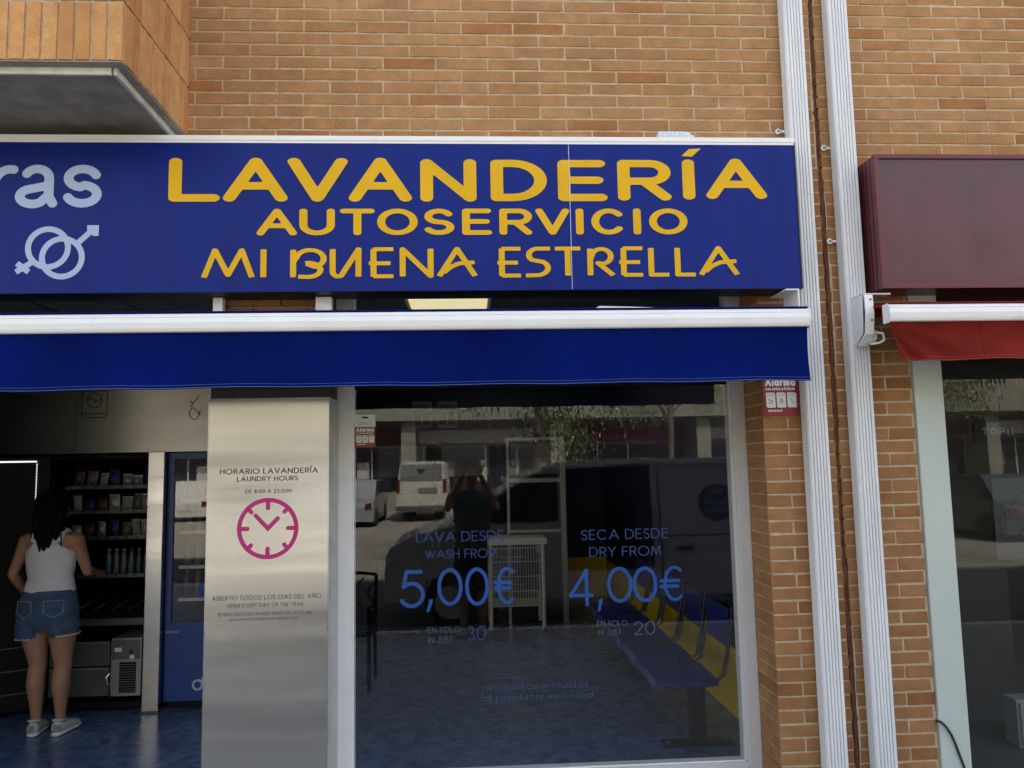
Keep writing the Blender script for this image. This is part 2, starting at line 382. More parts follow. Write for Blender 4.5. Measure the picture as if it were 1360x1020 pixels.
def glyph(ch, w):
    X=.68; r=X/2
    def bowl(x,y0,y1,xr): 
        rr=min((y1-y0)/2, (xr-x)*.75)
        return [(x,y1),(xr-rr,y1)]+arc(xr-rr,(y0+y1)/2,rr,(y1-y0)/2,90,-90)+[(x,y0)]
    h=w/2
    if ch=='A': return [[(0,0),(h,1),(w,0)],[(w*.17,.33),(w*.83,.33)]]
    if ch=='B': return [[(0,0)]+bowl(0,.53,1,w*.92)[:1]+bowl(0,.53,1,w*.92), bowl(0,0,.53,w)+[(0,.53)]]
    if ch=='C': return [arc(h,.5,h,.5,42,318,24)]
    if ch=='D': return [[(0,0),(0,1)]+[(w*.35,1)]+arc(w*.35,.5,w*.65,.5,90,-90,16)+[(0,0)]]
    if ch=='E': return [[(w,0),(0,0),(0,1),(w*.96,1)],[(0,.51),(w*.9,.51)]]
    if ch=='F': return [[(0,0),(0,1),(w,1)],[(0,.5),(w*.9,.5)]]
    if ch=='G': return [arc(h,.5,h,.5,45,360,24)+[(w*.55,.5)]]
    if ch=='H': return [[(0,0),(0,1)],[(w,0),(w,1)],[(0,.52),(w,.52)]]
    if ch in 'I': return [[(0,0),(0,1)]]
    if ch=='Í': return [[(0,0),(0,1)],[(0,1.17),(.14,1.3)]]
    if ch=='J': return [arc(h,.27,h,.27,200,360,8)+[(w,1)]]
    if ch=='K': return [[(0,0),(0,1)],[(w*.95,1),(0,.42)],[(w*.25,.58),(w,0)]]
    if ch=='L': return [[(0,1),(0,0),(w,0)]]
    if ch=='M': return [[(0,0),(w*.14,1),(h,.12),(w*.86,1),(w,0)]]
    if ch=='N': return [[(0,0),(0,1),(w,0),(w,1)]]
    if ch=='Ñ': return [[(0,0),(0,1),(w,0),(w,1)],[(w*.25,1.18),(w*.4,1.24),(w*.6,1.18),(w*.75,1.24)]]
    if ch in 'OQ': return [arc(h,.5,h,.5,0,360,32)]
    if ch=='0': return [arc(h,.5,h,.5,0,360,28)]
    if ch=='P': return [[(0,0)]+bowl(0,.45,1,w)]
    if ch=='R': return [[(0,0)]+bowl(0,.47,1,w),[(w*.5,.47),(w,0)]]
    if ch=='S': return [arc(h,.745,h*.92,.255,25,268,14)+arc(h,.245,h,.245,88,-155,14)]
    if ch=='T': return [[(0,1),(w,1)],[(h,1),(h,0)]]
    if ch in 'UÚ':
        g=[[(0,1)]+[(0,.36)]+arc(h,.36,h,.36,180,360,14)+[(w,1)]]
        return g if ch=='U' else g+[[(h,1.18),(h+.14,1.3)]]
    if ch=='V': return [[(0,1),(h,0),(w,1)]]
    if ch=='W': return [[(0,1),(w*.27,0),(h,.95),(w*.73,0),(w,1)]]
    if ch=='X': return [[(0,0),(w,1)],[(0,1),(w,0)]]
    if ch=='Y': return [[(0,1),(h,.48),(w,1)],[(h,.48),(h,0)]]
    if ch=='Z': return [[(0,1),(w,1),(0,0),(w,0)]]
    if ch=='1': return [[(0,.8),(w,1),(w,0)]]
    if ch=='2': return [arc(h,.7,h,.3,165,-35,14)+[(0,0),(w,0)]]
    if ch=='3': return [arc(h*.9,.745,h*.85,.255,150,-88,14),arc(h,.25,h,.255,88,-155,14)]
    if ch=='4': return [[(w*.76,0),(w*.76,1),(0,.27),(w,.27)]]
    if ch=='5': return [[(w*.88,1),(w*.25,1),(w*.12,.56)]+arc(h*.95,.33,h*1.0,.33,120,-150,18)]
    if ch=='6': return [arc(h,.31,h,.31,0,360,20),[(w*.02,.36),(w*.62,1)]]
    if ch=='7': return [[(0,1),(w,1),(w*.3,0)]]
    if ch=='8': return [arc(h,.26,h,.26,0,360,18),arc(h,.76,h*.82,.24,0,360,18)]
    if ch=='9': return [arc(h,.69,h,.31,0,360,20),[(w*.98,.64),(w*.38,0)]]
    if ch=='€': return [arc(w*.6,.5,w*.42,.5,52,308,22),[(0,.59),(w*.78,.59)],[(0,.42),(w*.74,.42)]]
    if ch==',': return [[(w,.06),(0,-.16)]]
    if ch=='.': return [[(0,0),(0,.01)]]
    if ch==':': return [[(0,.12),(0,.13)],[(0,.6),(0,.61)]]
    if ch=="'": return [[(0,.8),(w,1)]]
    if ch=='-': return [[(0,.4),(w,.4)]]
    if ch=='a': return [arc(h,r,h,r,0,360,20),[(w,X),(w,0)]]
    if ch=='b': return [arc(h,r,h,r,0,360,20),[(0,1),(0,0)]]
    if ch=='d': return [arc(h,r,h,r,0,360,20),[(w,1),(w,0)]]
    if ch=='p': return [arc(h,r,h,r,0,360,20),[(0,X),(0,-.3)]]
    if ch in 'qg': return [arc(h,r,h,r,0,360,20),[(w,X),(w,-.3)]]
    if ch=='o': return [arc(h,r,h,r,0,360,20)]
    if ch=='c': return [arc(h,r,h,r,48,312,16)]
    if ch=='e': return [[(0,r),(w,r)]+arc(h,r,h,r,0,315,18)]
    if ch=='i': return [[(0,0),(0,X)],[(0,.92),(0,.93)]]
    if ch=='í': return [[(0,0),(0,X)],[(0,.88),(.12,1.0)]]
    if ch=='l': return [[(0,0),(0,1)]]
    if ch=='f': return [[(h,0),(h,.8)]+arc(w,.8,h,.2,180,90,4),[(0,X),(w,X)]]
    if ch=='t': return [[(h,1),(h,0)],[(0,X),(w,X)]]
    if ch=='n' or ch=='h': return [[(0,0),(0,1 if ch=='h' else X)],[(0,.38)]+arc(h,.38,h,.3,180,0,10)+[(w,0)]]
    if ch=='u' or ch=='ú': return [[(0,X),(0,.3)]+arc(h,.3,h,.3,180,360,10)+[(w,X)],[(w,X),(w,0)]]
    if ch=='m': return [[(0,0),(0,X)],[(0,.44)]+arc(w*.25,.44,w*.25,.24,180,0,8)+[(h,0)],[(h,.44)]+arc(w*.75,.44,w*.25,.24,180,0,8)+[(w,0)]]
    if ch=='r': return [[(0,0),(0,X)],[(0,.4)]+arc(w,.4,w,.28,180,80,6)]
    if ch=='s': return [arc(h,.51,h*.95,.17,25,265,10)+arc(h,.17,h,.17,85,-155,10)]
    if ch=='v' or ch=='y': return [[(0,X),(h,0),(w,X)]]
    if ch=='k': return [[(0,0),(0,1)],[(w,X),(0,.25)],[(w*.3,.4),(w,0)]]
    # special shapes of the painted sign
    if ch=='aR': return [arc(w*.5,.72,w*.36,.28,150,0,10)+[(w*.86,.72),(w*.86,.2),(w*.98,0)], [(w*.86,.52),(w*.45,.44)]+arc(w*.38,.2,w*.38,.22,100,310,12)+[(w*.86,.25)]]
    if ch=='sR': return [arc(h,.735,h*.95,.265,20,262,14)+arc(h,.265,h,.265,82,-160,14)]
    if ch=='rR': return [[(0,0),(0,1)],[(0,.55)]+arc(w*.95,.45,w*.95,.55,165,80,8)]
    if ch=='M2': return [[(0,0),(w*.22,.98),(w*.5,.08),(w*.78,.98),(w,0)]]
    if ch=='B2': return [[(0,0),(0,.98)],[(0,.55)]+arc(w*.62,.66,w*.5,.32,170,-70,14)+[(w*.5,.47)],[(w*.46,.5)]+arc(w*.55,.25,w*.45,.26,90,-95,12)+[(w*.2,0)]]
    if ch=='U2': return [[(0,1),(0,.2)]+arc(w*.22,.2,w*.22,.2,180,300,6)+[(w,1),(w,0)]]
    if ch=='E2': return [[(w*.18,0),(w*.18,1)],[(w*.18,1),(w,1)],[(0,.48),(w*.88,.48)],[(w*.18,0),(w,0)]]
    if ch=='A2': return [[(0,0),(w*.5,1),(w,0)],[(w*.12,.12)]+[(w*.3,.32),(w*.55,.46),(w*.98,.5)]]
    if ch=='S2': return [[(w,1),(w*.6,1)]+arc(w*.5,.76,w*.38,.24,95,230,8)+arc(w*.4,.28,w*.52,.28,52,-75,10)+[(0,0)]]
    if ch=='T2': return [[(0,1),(w,1)],[(h,1),(h,0)]]
    if ch=='R2': return [[(0,0),(0,.98)],[(0,.6)]+arc(w*.5,.7,w*.42,.28,170,-80,14)+[(w*.35,.45),(w,0)]]
    return [[(0,0),(w,0),(w,1),(0,1),(0,0)]]
def outline(paths, wd, step, cap='round'):
    """contours of the stroked paths via a distance field and marching squares"""
    P=[p for pa in paths for p in pa]
    x0=min(p[0] for p in P)-wd; x1=max(p[0] for p in P)+wd; y0=min(p[1] for p in P)-wd; y1=max(p[1] for p in P)+wd
    nx=int((x1-x0)/step)+2; ny=int((y1-y0)/step)+2
    gx,gy=np.meshgrid(x0+np.arange(nx)*step, y0+np.arange(ny)*step, indexing='ij')
    D=np.full(gx.shape, 9.)
    hw=wd/2
    for pa in paths:
        closed = len(pa)>3 and abs(pa[0][0]-pa[-1][0])<1e-6 and abs(pa[0][1]-pa[-1][1])<1e-6
        for i in range(len(pa)-1):
            ax,ay=pa[i]; bx,by=pa[i+1]; dx,dy=bx-ax,by-ay; L=math.hypot(dx,dy)
            if L<1e-9: continue
            ux,uy=dx/L,dy/L; t=(gx-ax)*ux+(gy-ay)*uy; pp=np.abs((gx-ax)*uy-(gy-ay)*ux)
            tc=np.clip(t,0,L); d=np.hypot(t-tc,pp)-hw
            if cap=='flat' and not closed:
                if i==0: d=np.where(t<0,np.maximum(pp-hw,-t-hw*.15),d)
                if i==len(pa)-2: d=np.where(t>L,np.maximum(pp-hw,t-L-hw*.15),d)
            D=np.minimum(D,d)
    D=np.where(np.abs(D)<1e-7,1e-7,D)
    ins=D<0
    code=(ins[:-1,:-1]*1+ins[1:,:-1]*2+ins[1:,1:]*4+ins[:-1,1:]*8)
    T={1:[(3,0)],2:[(0,1)],3:[(3,1)],4:[(1,2)],5:[(3,2),(1,0)],6:[(0,2)],7:[(3,2)],8:[(2,3)],9:[(2,0)],10:[(0,3),(2,1)],11:[(2,1)],12:[(1,3)],13:[(1,0)],14:[(0,3)]}
    pt={}; nxt={}
    def key(i,j,e): return ((i,j,0),(i+1,j,1),(i,j+1,0),(i,j,1))[e]
    def pos(k):
        i,j,o=k; i2,j2=(i+1,j) if o==0 else (i,j+1)
        a,b=D[i,j],D[i2,j2]; t=a/(a-b)
        return (x0+(i+(i2-i)*t)*step, y0+(j+(j2-j)*t)*step)
    for i,j in np.argwhere((code>0)&(code<15)):
        for a,b in T[int(code[i,j])]:
            ka,kb=key(i,j,a),key(i,j,b); nxt.setdefault(ka,[]).append(kb)
    loops=[]
    while nxt:
        k0=next(iter(nxt)); lp=[]; k=k0
        while k in nxt:
            lp.append(pos(k)); l=nxt[k]; k2=l.pop()
            if not l: del nxt[k]
            k=k2
            if k==k0: break
        if len(lp)>=4:
            # drop nearly straight points
            q=lp; res=[]
            for a in range(len(q)):
                p0=res[-1] if res else q[a-1]; p1=q[a]; p2=q[(a+1)%len(q)]
                ar=abs((p1[0]-p0[0])*(p2[1]-p0[1])-(p1[1]-p0[1])*(p2[0]-p0[0]))/(math.hypot(p2[0]-p0[0],p2[1]-p0[1])+1e-9)
                if ar>step*.02: res.append(p1)
            if len(res)>=3: loops.append(res)
    return loops
GC={}
def fill(loops):
    vs=[p for l in loops for p in l]
    tr=tessellate_polygon([[Vector((p[0],p[1],0)) for p in l] for l in loops])
    fs=[]
    for t in tr:
        a,b,c=(vs[i] for i in t)
        ar=(b[0]-a[0])*(c[1]-a[1])-(b[1]-a[1])*(c[0]-a[0])
        if abs(ar)<1e-10: continue
        fs.append(tuple(t) if ar>0 else (t[0],t[2],t[1]))
    return vs,fs
def fill_safe(loops):
    def area(l): return sum(l[i-1][0]*l[i][1]-l[i][0]*l[i-1][1] for i in range(len(l)))/2
    def inside(p,l):
        c=False
        for i in range(len(l)):
            (x1,y1),(x2,y2)=l[i-1],l[i]
            if (y1>p[1])!=(y2>p[1]) and p[0]<(x2-x1)*(p[1]-y1)/(y2-y1)+x1: c=not c
        return c
    order=sorted(loops,key=lambda l:-abs(area(l))); groups=[]
    for l in order:
        n=sum(inside(l[0],o) for o in order if o is not l)
        if n%2==0: groups.append([l])
        else:
            for g in reversed(groups):
                if inside(l[0],g[0]): g.append(l); break
    V_,F_=[],[]
    for g in groups:
        v,f=fill(g); b=len(V_); V_+=v; F_+=[tuple(i+b for i in t) for t in f]
    return V_,F_
def glyph_mesh(ch,w,wd,step,cap):
    k=(ch,round(w,3),round(wd,3),round(step,4),cap)
    if k not in GC: GC[k]=fill_safe(outline(glyph(ch,w),wd,step,cap))
    return GC[k]
def letter(ch, X0,X1,Z0,Z1, y, sv, m, parent, sh=None, cap='round', name='letter', add=None, slim=.2):
    """one glyph whose outer box is X0..X1 by Z0..Z1 (accents may stick out); sh = thickness of horizontals, sv = of verticals"""
    sh=sh or sv; sz=(Z1-Z0)-sh; wd=sh/sz; sx=sv/wd
    w=max(0,((X1-X0)-sv)/sx); vs,fs=glyph_mesh(ch,w,wd,.022 if (Z1-Z0)>.1 else .035,cap)
    mb=add if add is not None else MB()
    mb.add([(X0+sv/2+p[0]*sx, y, Z0+sh/2+p[1]*sz) for p in vs],fs)
    if add is None: return mb.build(name, m, parent, fixn=False)
def text(s, X0,X1,Z0,Z1, y, st, m, parent, name='lettering', track=.16, cap='round', res=.04, side=False):
    """a printed line fitted into X0..X1 (baseline Z0, cap height Z1)"""
    H=(Z1-Z0)-st; wd=st/H; x=wd/2; lay=[]
    for ch in s:
        w=WID.get(ch,.5)
        if ch==' ': x+=w+track; continue
        lay.append((ch,x,w)); x+=w+wd+track
    tot=x-track-wd/2; sx=(X1-X0)/tot; mb=MB()
    for ch,gx,w in lay:
        vs,fs=glyph_mesh(ch,w,wd,min(max(res,wd*.22),wd*.42),cap)
        mb.add([(X0+(gx+p[0])*sx, y, Z0+st/2+p[1]*H) for p in vs],fs)
    return mb.build(name, m, parent, fixn=False)
# ------------------------------------------------------------------ setting: ground, building mass
def struct(o): o['kind']='structure'; return o
GZ = -.06
struct(box('pavement','paving',None,-40,40,-4.35,-.0,GZ-.3,GZ))
struct(box('road','asphalt',None,-60,60,-9.0,-4.5,GZ-.5,GZ-.13))
struct(box('ground','road_pale',None,-150,150,-200,-9.0,GZ-.5,GZ-.13))
kb=thing('kerb','long pale stone kerb between the pavement and the road','kerb',(0,-4.42,GZ-.13))
for i in range(14): box('kerb_stone','concrete_trim',kb,-7+i*1.0,-6.008+i*1.0,-4.5,-4.352,GZ-.3,GZ+.002,.01)
for i in range(9):
    tag(box('parking_line','paint_line',None,-14+i*2.6,-13.9+i*2.6,-15.2,-10.4,GZ-.129,GZ-.126),kind='structure')
# floor of the laundry: one child per tile
fl=struct(bpy.data.objects.new('floor',None)); COL.objects.link(fl); fl.location=(0,.2,0); WLOC[fl.name]=Vector((0,.2,0))
box('screed','grout',fl,-3.9,1.79,0,6.5,-.3,-.004)
tile_me=None
ts=.40
for i in range(15):
    for j in range(17):
        x0=-3.9+i*ts; y0=.0+j*ts
        x1=min(x0+ts-.003,1.79); y1=min(y0+ts-.003,6.5)
        if x1<=x0 or y1<=y0: continue
        if x0<-1.6 and y0>3.3: continue
        if tile_me is None or x1-x0<.39 or y1-y0<.39:
            o=MB().box(x0,x1,y0,y1,-.012,0).build('tile','tile_blue',fl,at=(x0,y0,0))
            if tile_me is None: tile_me=o.data
        else: link('tile',tile_me,fl,(x0,y0,0))
# laundry room shell
def wall(name,m,lab,*b):
    o=box(name,m,None,*b); return tag(o,lab,'wall')
rw=wall('side_wall','wall_dark_blue','dark blue side wall with a yellow band behind the seats',1.79,1.95,.26,6.6,-.1,3.2)
box('yellow_band','wall_yellow',rw,1.784,1.789,.27,6.48,.002,.462)
bw=wall('back_wall','wall_dark_blue','dark blue back wall of the laundry',-1.6,1.79,6.5,6.66,-.1,3.2)
box('yellow_band','wall_yellow',bw,.9,1.78,6.492,6.497,.002,.50)
wall('partition_wall','wall_dark_blue','dark wall behind the vending machines',-4.0,-1.35,3.35,3.45,-.1,3.2)
wall('partition_end_wall','wall_grey','grey end wall of the vending machine niche',-1.45,-1.352,2.3,3.35,-.1,3.2)
wall('left_side_wall','wall_dark_blue','dark side wall left of the open vending machine',-4.05,-3.95,.2,3.35,-.1,3.2)
struct(box('ceiling','ceiling_grey',None,-4.0,1.79,.22,6.6,2.82,3.2))
cl=thing('ceiling_joints','thin dark joints of the ceiling panels over the entrance','ceiling grid',(-2.5,1,2.815))
for x in (-3.3,-2.75,-2.2,-1.65): box('joint','ink_black',cl,x,x+.008,.25,2.2,2.812,2.818)
lp=thing('ceiling_lamp','lit cream square lamp in the laundry ceiling seen above the blue awning','lamp',(-.12,1.3,2.815))
box('lamp_frame','white_alu',lp,-.40,.155,1.12,1.47,2.80,2.818)
box('diffuser','lamp_cream',lp,-.375,.13,1.145,1.445,2.794,2.799)
for y_,l_ in ((3.1,'added ceiling lamp brightening the middle of the laundry, unseen behind the awning'),(5.2,'added ceiling lamp brightening the back of the laundry, unseen behind the awning')):
    q_=thing('ceiling_lamp',l_,'lamp',(.2,y_,2.815)); box('lamp_frame','white_alu',q_,-.08,.48,y_-.18,y_+.18,2.80,2.818); box('diffuser','lamp_fill',q_,-.05,.45,y_-.15,y_+.15,2.794,2.799)  # two unseen fill lamps added to brighten the interior

# ------------------------------------------------------------------ brick walls, every brick a child
PITCH_Z=.0634; PITCH_X=.2625; BH=.0543; JX=.0084; Z0B=4.044
brick_cache={}
def brick_mesh(L,H,D,m,var):
    k=(round(L,3),round(H,3),round(D,3),m,var)
    if k in brick_cache: return brick_cache[k]
    rnd=random.Random(int(L*1000)*7+var*131+len(m))
    def j(a): return rnd.uniform(-a,a)
    b=.0022; vs=[]
    for (y,ins) in ((D,0),(b,0),(0,b)):
        for sx,sz in ((-1,-1),(1,-1),(1,1),(-1,1)):
            e=.0016 if y<D else 0
            vs.append((sx*(L/2-ins)+j(e), y+(j(.0007) if y==0 else 0), sz*(H/2-ins)+j(e)))
    fs=[(3,2,1,0),(8,9,10,11)]
    for a in (0,4):
        for i in range(4): fs.append((a+i,a+(i+1)%4,a+4+(i+1)%4,a+4+i))
    me=bpy.data.meshes.new('brick'); me.from_pydata(vs,[],fs); me.materials.append(MATS[m])
    bm=bmesh.new(); bm.from_mesh(me); bmesh.ops.recalc_face_normals(bm,faces=bm.faces[:]); bm.to_mesh(me); bm.free()
    brick_cache[k]=me; return me
class Bricks:
    """collect bricks of one wall; the (up to) limit ones that show largest become children, the rest one 'stuff' part"""
    def __init__(s,parent,m,limit=298): s.p=parent; s.m=m; s.l=[]; s.lim=limit
    def add(s,c,L,H,D=.05,rz=0.,vert=False,hid=False):
        s.l.append((Vector(c),L,H,D,rz,vert,hid))
    def done(s):
        def key(b):
            x,y=px(b[0]); out=0 if (-60<x<1420 and -45<y<1065) else 1
            return (out or b[6], (b[0]-CAM).length)
        s.l.sort(key=key); rnd=random.Random(3)
        one=[b for b in s.l if key(b)[0]==0][:s.lim]; ids=set(id(b) for b in one)
        rest=[b for b in s.l if id(b) not in ids]
        for c,L,H,D,rz,vert,h in one:
            o=link('brick',brick_mesh(L,H,D,s.m,rnd.randrange(5)),s.p,c)
            o.location.x+=0; o.rotation_euler=(rnd.uniform(-.003,.003),(PI/2 if vert else 0)+rnd.uniform(-.0035,.0035),rz)
            nrm=Vector((math.sin(rz),-math.cos(rz),0)); o.location+=nrm*rnd.uniform(-.0012,.0012)
        if rest:
            mb=MB()
            for c,L,H,D,rz,vert,h in rest:
                me=brick_mesh(L,H,D,s.m,0); R=Matrix.Translation(c)@Matrix.Rotation(rz,4,'Z')@(Matrix.Rotation(PI/2,4,'Y') if vert else Matrix())
                mb.add([R@v.co for v in me.vertices],[tuple(p.vertices) for p in me.polygons])
            o=mb.build('brick',s.m,s.p); o['kind']='stuff'
def mortar_sheet(p,x0,x1,z0,z1):
    # joint face with an uneven, slightly smeared surface a few millimetres behind the brick faces
    nx=max(2,int((x1-x0)/.03)); nz=max(2,int((z1-z0)/.03)); vs=[]
    for i in range(nx+1):
        for j in range(nz+1):
            x=x0+(x1-x0)*i/nx; z=z0+(z1-z0)*j/nz
            vs.append((x,.0033+.0029*noise.noise(Vector((x*14,z*14,1.7))),z))
    fs=[(i*(nz+1)+j,(i+1)*(nz+1)+j,(i+1)*(nz+1)+j+1,i*(nz+1)+j+1) for i in range(nx) for j in range(nz)]
    MB().add(vs,fs).box(x0,x1,.012,.5,z0,z1).build('mortar','mortar',p)
def cut_run(B,x0,x1,z,phase,jx=JX,hid=False):
    """stretcher course between x0 and x1 with vertical joints at phase + k*PITCH_X"""
    k0=math.floor((x0-phase)/PITCH_X)
    k=k0
    while phase+k*PITCH_X < x1:
        a=phase+k*PITCH_X+jx/2; b=phase+(k+1)*PITCH_X-jx/2
        a=max(a,x0); b=min(b,x1)
        if b-a>.02: B.add(((a+b)/2,0,z),b-a,BH,.05,hid=hid)
        k+=1
# left building facade: upper wall + pier between shop window and expansion joint
fw=thing('brick_wall','tan brick wall above the blue sign, running down as the pier beside the shop window','wall',(0,0,GZ))
B=Bricks(fw,'brick_tan',180); P_=Bricks(fw,'brick_orange',110)
ncz=Z0B+PITCH_Z*9.5
GAPX=1.812
def gapx(z): return GAPX+.010*math.sin(z*3.1)+.003*math.sin(z*17)
XP0,XP1=1.443,None
k=-9
while True:
    z=Z0B-PITCH_Z*(k+.5)      # centre of course k
    if z<0: break
    ph=-.668 if k%2==0 else -.668+PITCH_X/2
    if z>3.22: cut_run(B,-1.357,gapx(z)-.013-random.uniform(0,.004),z,ph)
    else:
        h = z>2.2
        if k%2==0:
            P_.add((1.443+.126,0,z),.252,BH,.105,hid=h); P_.add((1.443+.2625+.048,0,z),.090,BH,.05,hid=h)
        else:
            P_.add((1.443+.060,0,z),.120,BH,.250,hid=h); P_.add((1.443+.1305+.114,0,z),.228,BH,.05,hid=h)
    k+=1
B.done(); P_.done()
mortar_sheet(fw,-1.36,GAPX-.014,3.19,ncz); mortar_sheet(fw,1.449,GAPX-.014,-.1,3.19)
# reveal bricks of the pier (face looking left towards the window)
rv=Bricks(fw,'brick_orange',60)
k=12
while True:
    z=Z0B-PITCH_Z*(k+.5)
    if z<0: break
    ph=.1125 if k%2==0 else .2585
    if k%2==0: rv.add((1.4435,.113+.125/1+.0,z),.235,BH,.03,-PI/2, hid=z>2.15)
    else: rv.add((1.4435,.2585+.06,z),.11,BH,.03,-PI/2,hid=z>2.15)
    k+=1
rv.done()
# right building facade
f2=thing('brick_wall','tan brick wall right of the vertical joint, above and beside the maroon sign','wall',(2.4,0,GZ))
B=Bricks(f2,'brick_tan',190); P_=Bricks(f2,'brick_orange',110)
k=-9
while True:
    z=Z0B-PITCH_Z*(k+.5)
    if z<0: break
    ph=2.076 if k%2==0 else 2.076+PITCH_X/2-.004
    x0=gapx(z)+.013+random.uniform(0,.004)
    if z>3.1: cut_run(B,x0,3.9,z,ph,hid=z<3.2)
    else: cut_run(P_,x0,2.212-random.uniform(0,.006),z,ph,hid=False)
    k+=1
B.done(); P_.done()
mortar_sheet(f2,GAPX+.014,3.95,3.06,ncz); mortar_sheet(f2,GAPX+.014,2.214,-.1,3.06)
# joint filler: ragged brown foam
mb=MB(); n=150
rows=[]
for i in range(n+1):
    z=-.05+i*(4.65/n); r=random.Random(i)
    a=gapx(z)-.012-.006*r.random(); b=gapx(z)+.012+.006*r.random(); d=.004+.010*r.random()
    rows+= [(a,.02,z),(a+.003,d,z),((a+b)/2,d-.006+.006*r.random(),z),(b-.003,d,z),(b,.02,z)]
fs=[(i*5+q,i*5+q+1,(i+1)*5+q+1,(i+1)*5+q) for i in range(n) for q in range(4)]
tag(mb.add(rows,fs).build('joint_filler','joint_filler',None,at=(GAPX,0,0)),'crumbling brown filler in the vertical joint between the two white pipes','joint filler')
# unseen building mass above and behind: keeps the facade in shade
box('upper_storey','far_brick',None,-14,18,.02,9,ncz+.002,10.6)
tag(bpy.data.objects['upper_storey'],'upper storeys of the brick building above the shops','building')
sh=thing('building_shell','ground floor walls and roof around the two shops','building',(0,7,0))
box('wall','far_brick',sh,-14,-4.1,.02,9,-.1,ncz)
box('wall','far_brick',sh,6.2,18,.02,9,-.1,ncz)
box('wall','far_brick',sh,-4.1,6.2,6.7,9,-.1,ncz)
box('slab','concrete_soffit',sh,-4.09,6.19,.52,6.69,3.21,ncz-.01)
box('lintel','concrete_soffit',sh,-4.09,-1.37,.08,.5,3.0,ncz-.02)
box('party_wall','wall_dark_blue',sh,1.96,2.18,.52,6.6,-.1,3.2)
# small visible bricks of the column behind the steel cladding
bc=thing('brick_column','brown brick column showing between the blue sign and the awning','column',(-.93,.1,GZ))
B=Bricks(bc,'brick_orange',60)
for k in range(16,29):
    z=Z0B-PITCH_Z*(k+.5)
    cut_run(B,-1.16,-.70,z,-1.03+(PITCH_X/2 if k%2 else 0),hid=k<20)
B.done()
for o in bc.children:
    if o.name.startswith('brick'): o.location.y+=.012
box('core','mortar',bc,-1.15,-.71,.03,.25,-.05,3.2)

# ------------------------------------------------------------------ balcony
ba=thing('balcony','underside and brick parapet of the balcony at the upper left corner','balcony',(-2.5,-.35,3.37))
B=Bricks(ba,'brick_balcony',290)
zb=3.372; XB=-1.357; YB=-.715
for row in range(4):
    z=zb+.122+row*.252
    for i in range(26): B.add((XB-.030-i*.0635,YB,z),.242,.055,.05,0,True)
    for i in range(11): B.add((XB+.000,YB+.033+.03+i*.0635,z),.242,.0575,.03,PI/2,True)
B.done()
box('mortar','mortar',ba,XB-1.7,XB-.006,YB+.006,-.005,zb+.001,zb+1.03)
for o in ba.children:
    if o.name.startswith('mortar'): pass
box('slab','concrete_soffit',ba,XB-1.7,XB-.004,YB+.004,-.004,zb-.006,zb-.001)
MB().box(XB-1.7,XB-.062,YB+.045,YB+.060,zb-.036,zb-.0065,.002).box(XB-.055,XB-.040,YB+.050,-.004,zb-.036,zb-.0065,.002).build('drip_edge','concrete_trim',ba)

# ------------------------------------------------------------------ blue shop sign
sg=thing('shop_sign','long blue shop sign with yellow laundry lettering','sign',(0,-.1,2.55))
YS=-.18
box('box','sign_dark',sg,-3.2,1.596,YS+.008,-.012,2.552,3.272)
box('face_panel','sign_blue',sg,-3.2,.4925,YS,YS+.006,2.553,3.268)
box('face_panel','sign_blue',sg,.4945,1.5955,YS-.0005,YS+.006,2.553,3.268)
MB().box(-3.2,1.600,YS-.006,-.012,3.274,3.298,.003).box(-3.2,1.598,YS-.003,YS+.004,3.262,3.2735).build('top_trim','white_alu',sg)
MB().box(1.5965,1.602,YS-.003,-.012,2.552,3.2735).build('end_trim','sign_dark',sg)
MB().tube([(.4935,YS-.0035,3.262),(.4937,YS-.0035,2.9),(.4932,YS-.0035,2.555)],.0014,5).build('seam','seam_white',sg)
YL=YS-.0025
for ch,a,b,z0,z1 in [('L',-1.371,-1.137,2.979,3.188),('A',-1.124,-.827,2.979,3.19),('V',-.83,-.551,2.979,3.19),('A',-.547,-.252,2.979,3.192),('N',-.213,.051,2.979,3.186),
      ('D',.118,.386,2.981,3.184),('E',.438,.675,2.981,3.184),('R',.725,.984,2.984,3.185),('I',1.04,1.105,2.989,3.188),('A',1.153,1.452,2.992,3.193)]:
    letter(ch,a,b,z0,z1,YL,.060,'letter_yellow',sg,sh=.036)
vs=[(1.040,YL,3.205),(1.090,YL,3.202),(1.137,YL,3.243),(1.078,YL,3.240)]
MB().add(vs,[(0,1,2,3)]).build('accent','letter_yellow',sg,fixn=False)
AS=[(-.968,-.783),(-.773,-.61),(-.587,-.425),(-.415,-.226),(-.2,-.055),(-.019,.122),(.156,.311),(.327,.489),(.519,.558),(.593,.76),(.794,.835),(.87,1.056)]
for ch,(a,b) in zip('AUTOSERVICIO',AS): letter(ch,a,b,2.818,2.945,YL,.037,'letter_yellow',sg,sh=.0225)
MS=[('M2',-1.215,-.972),('I',-.948,-.921),('B2',-.813,-.661),('U2',-.633,-.487),('E2',-.465,-.328),('N',-.311,-.154),('A2',-.141,.052),('E2',.132,.265),('S2',.265,.404),('T2',.404,.547),('R2',.568,.703),('E2',.708,.844),('L',.859,.969),('L',.986,1.096),('A2',1.098,1.299)]
for ch,a,b in MS: letter(ch,a,b,2.613,2.76,YL,.0275,'letter_yellow',sg,sh=.0185,cap='flat')
letter('sR',-1.845,-1.669,2.951,3.154,YL,.043,'letter_pale',sg,sh=.040)
letter('aR',-2.055,-1.863,2.951,3.154,YL,.043,'letter_pale',sg,sh=.040)
letter('rR',-2.175,-2.053,2.951,3.152,YL,.043,'letter_pale',sg,sh=.040)
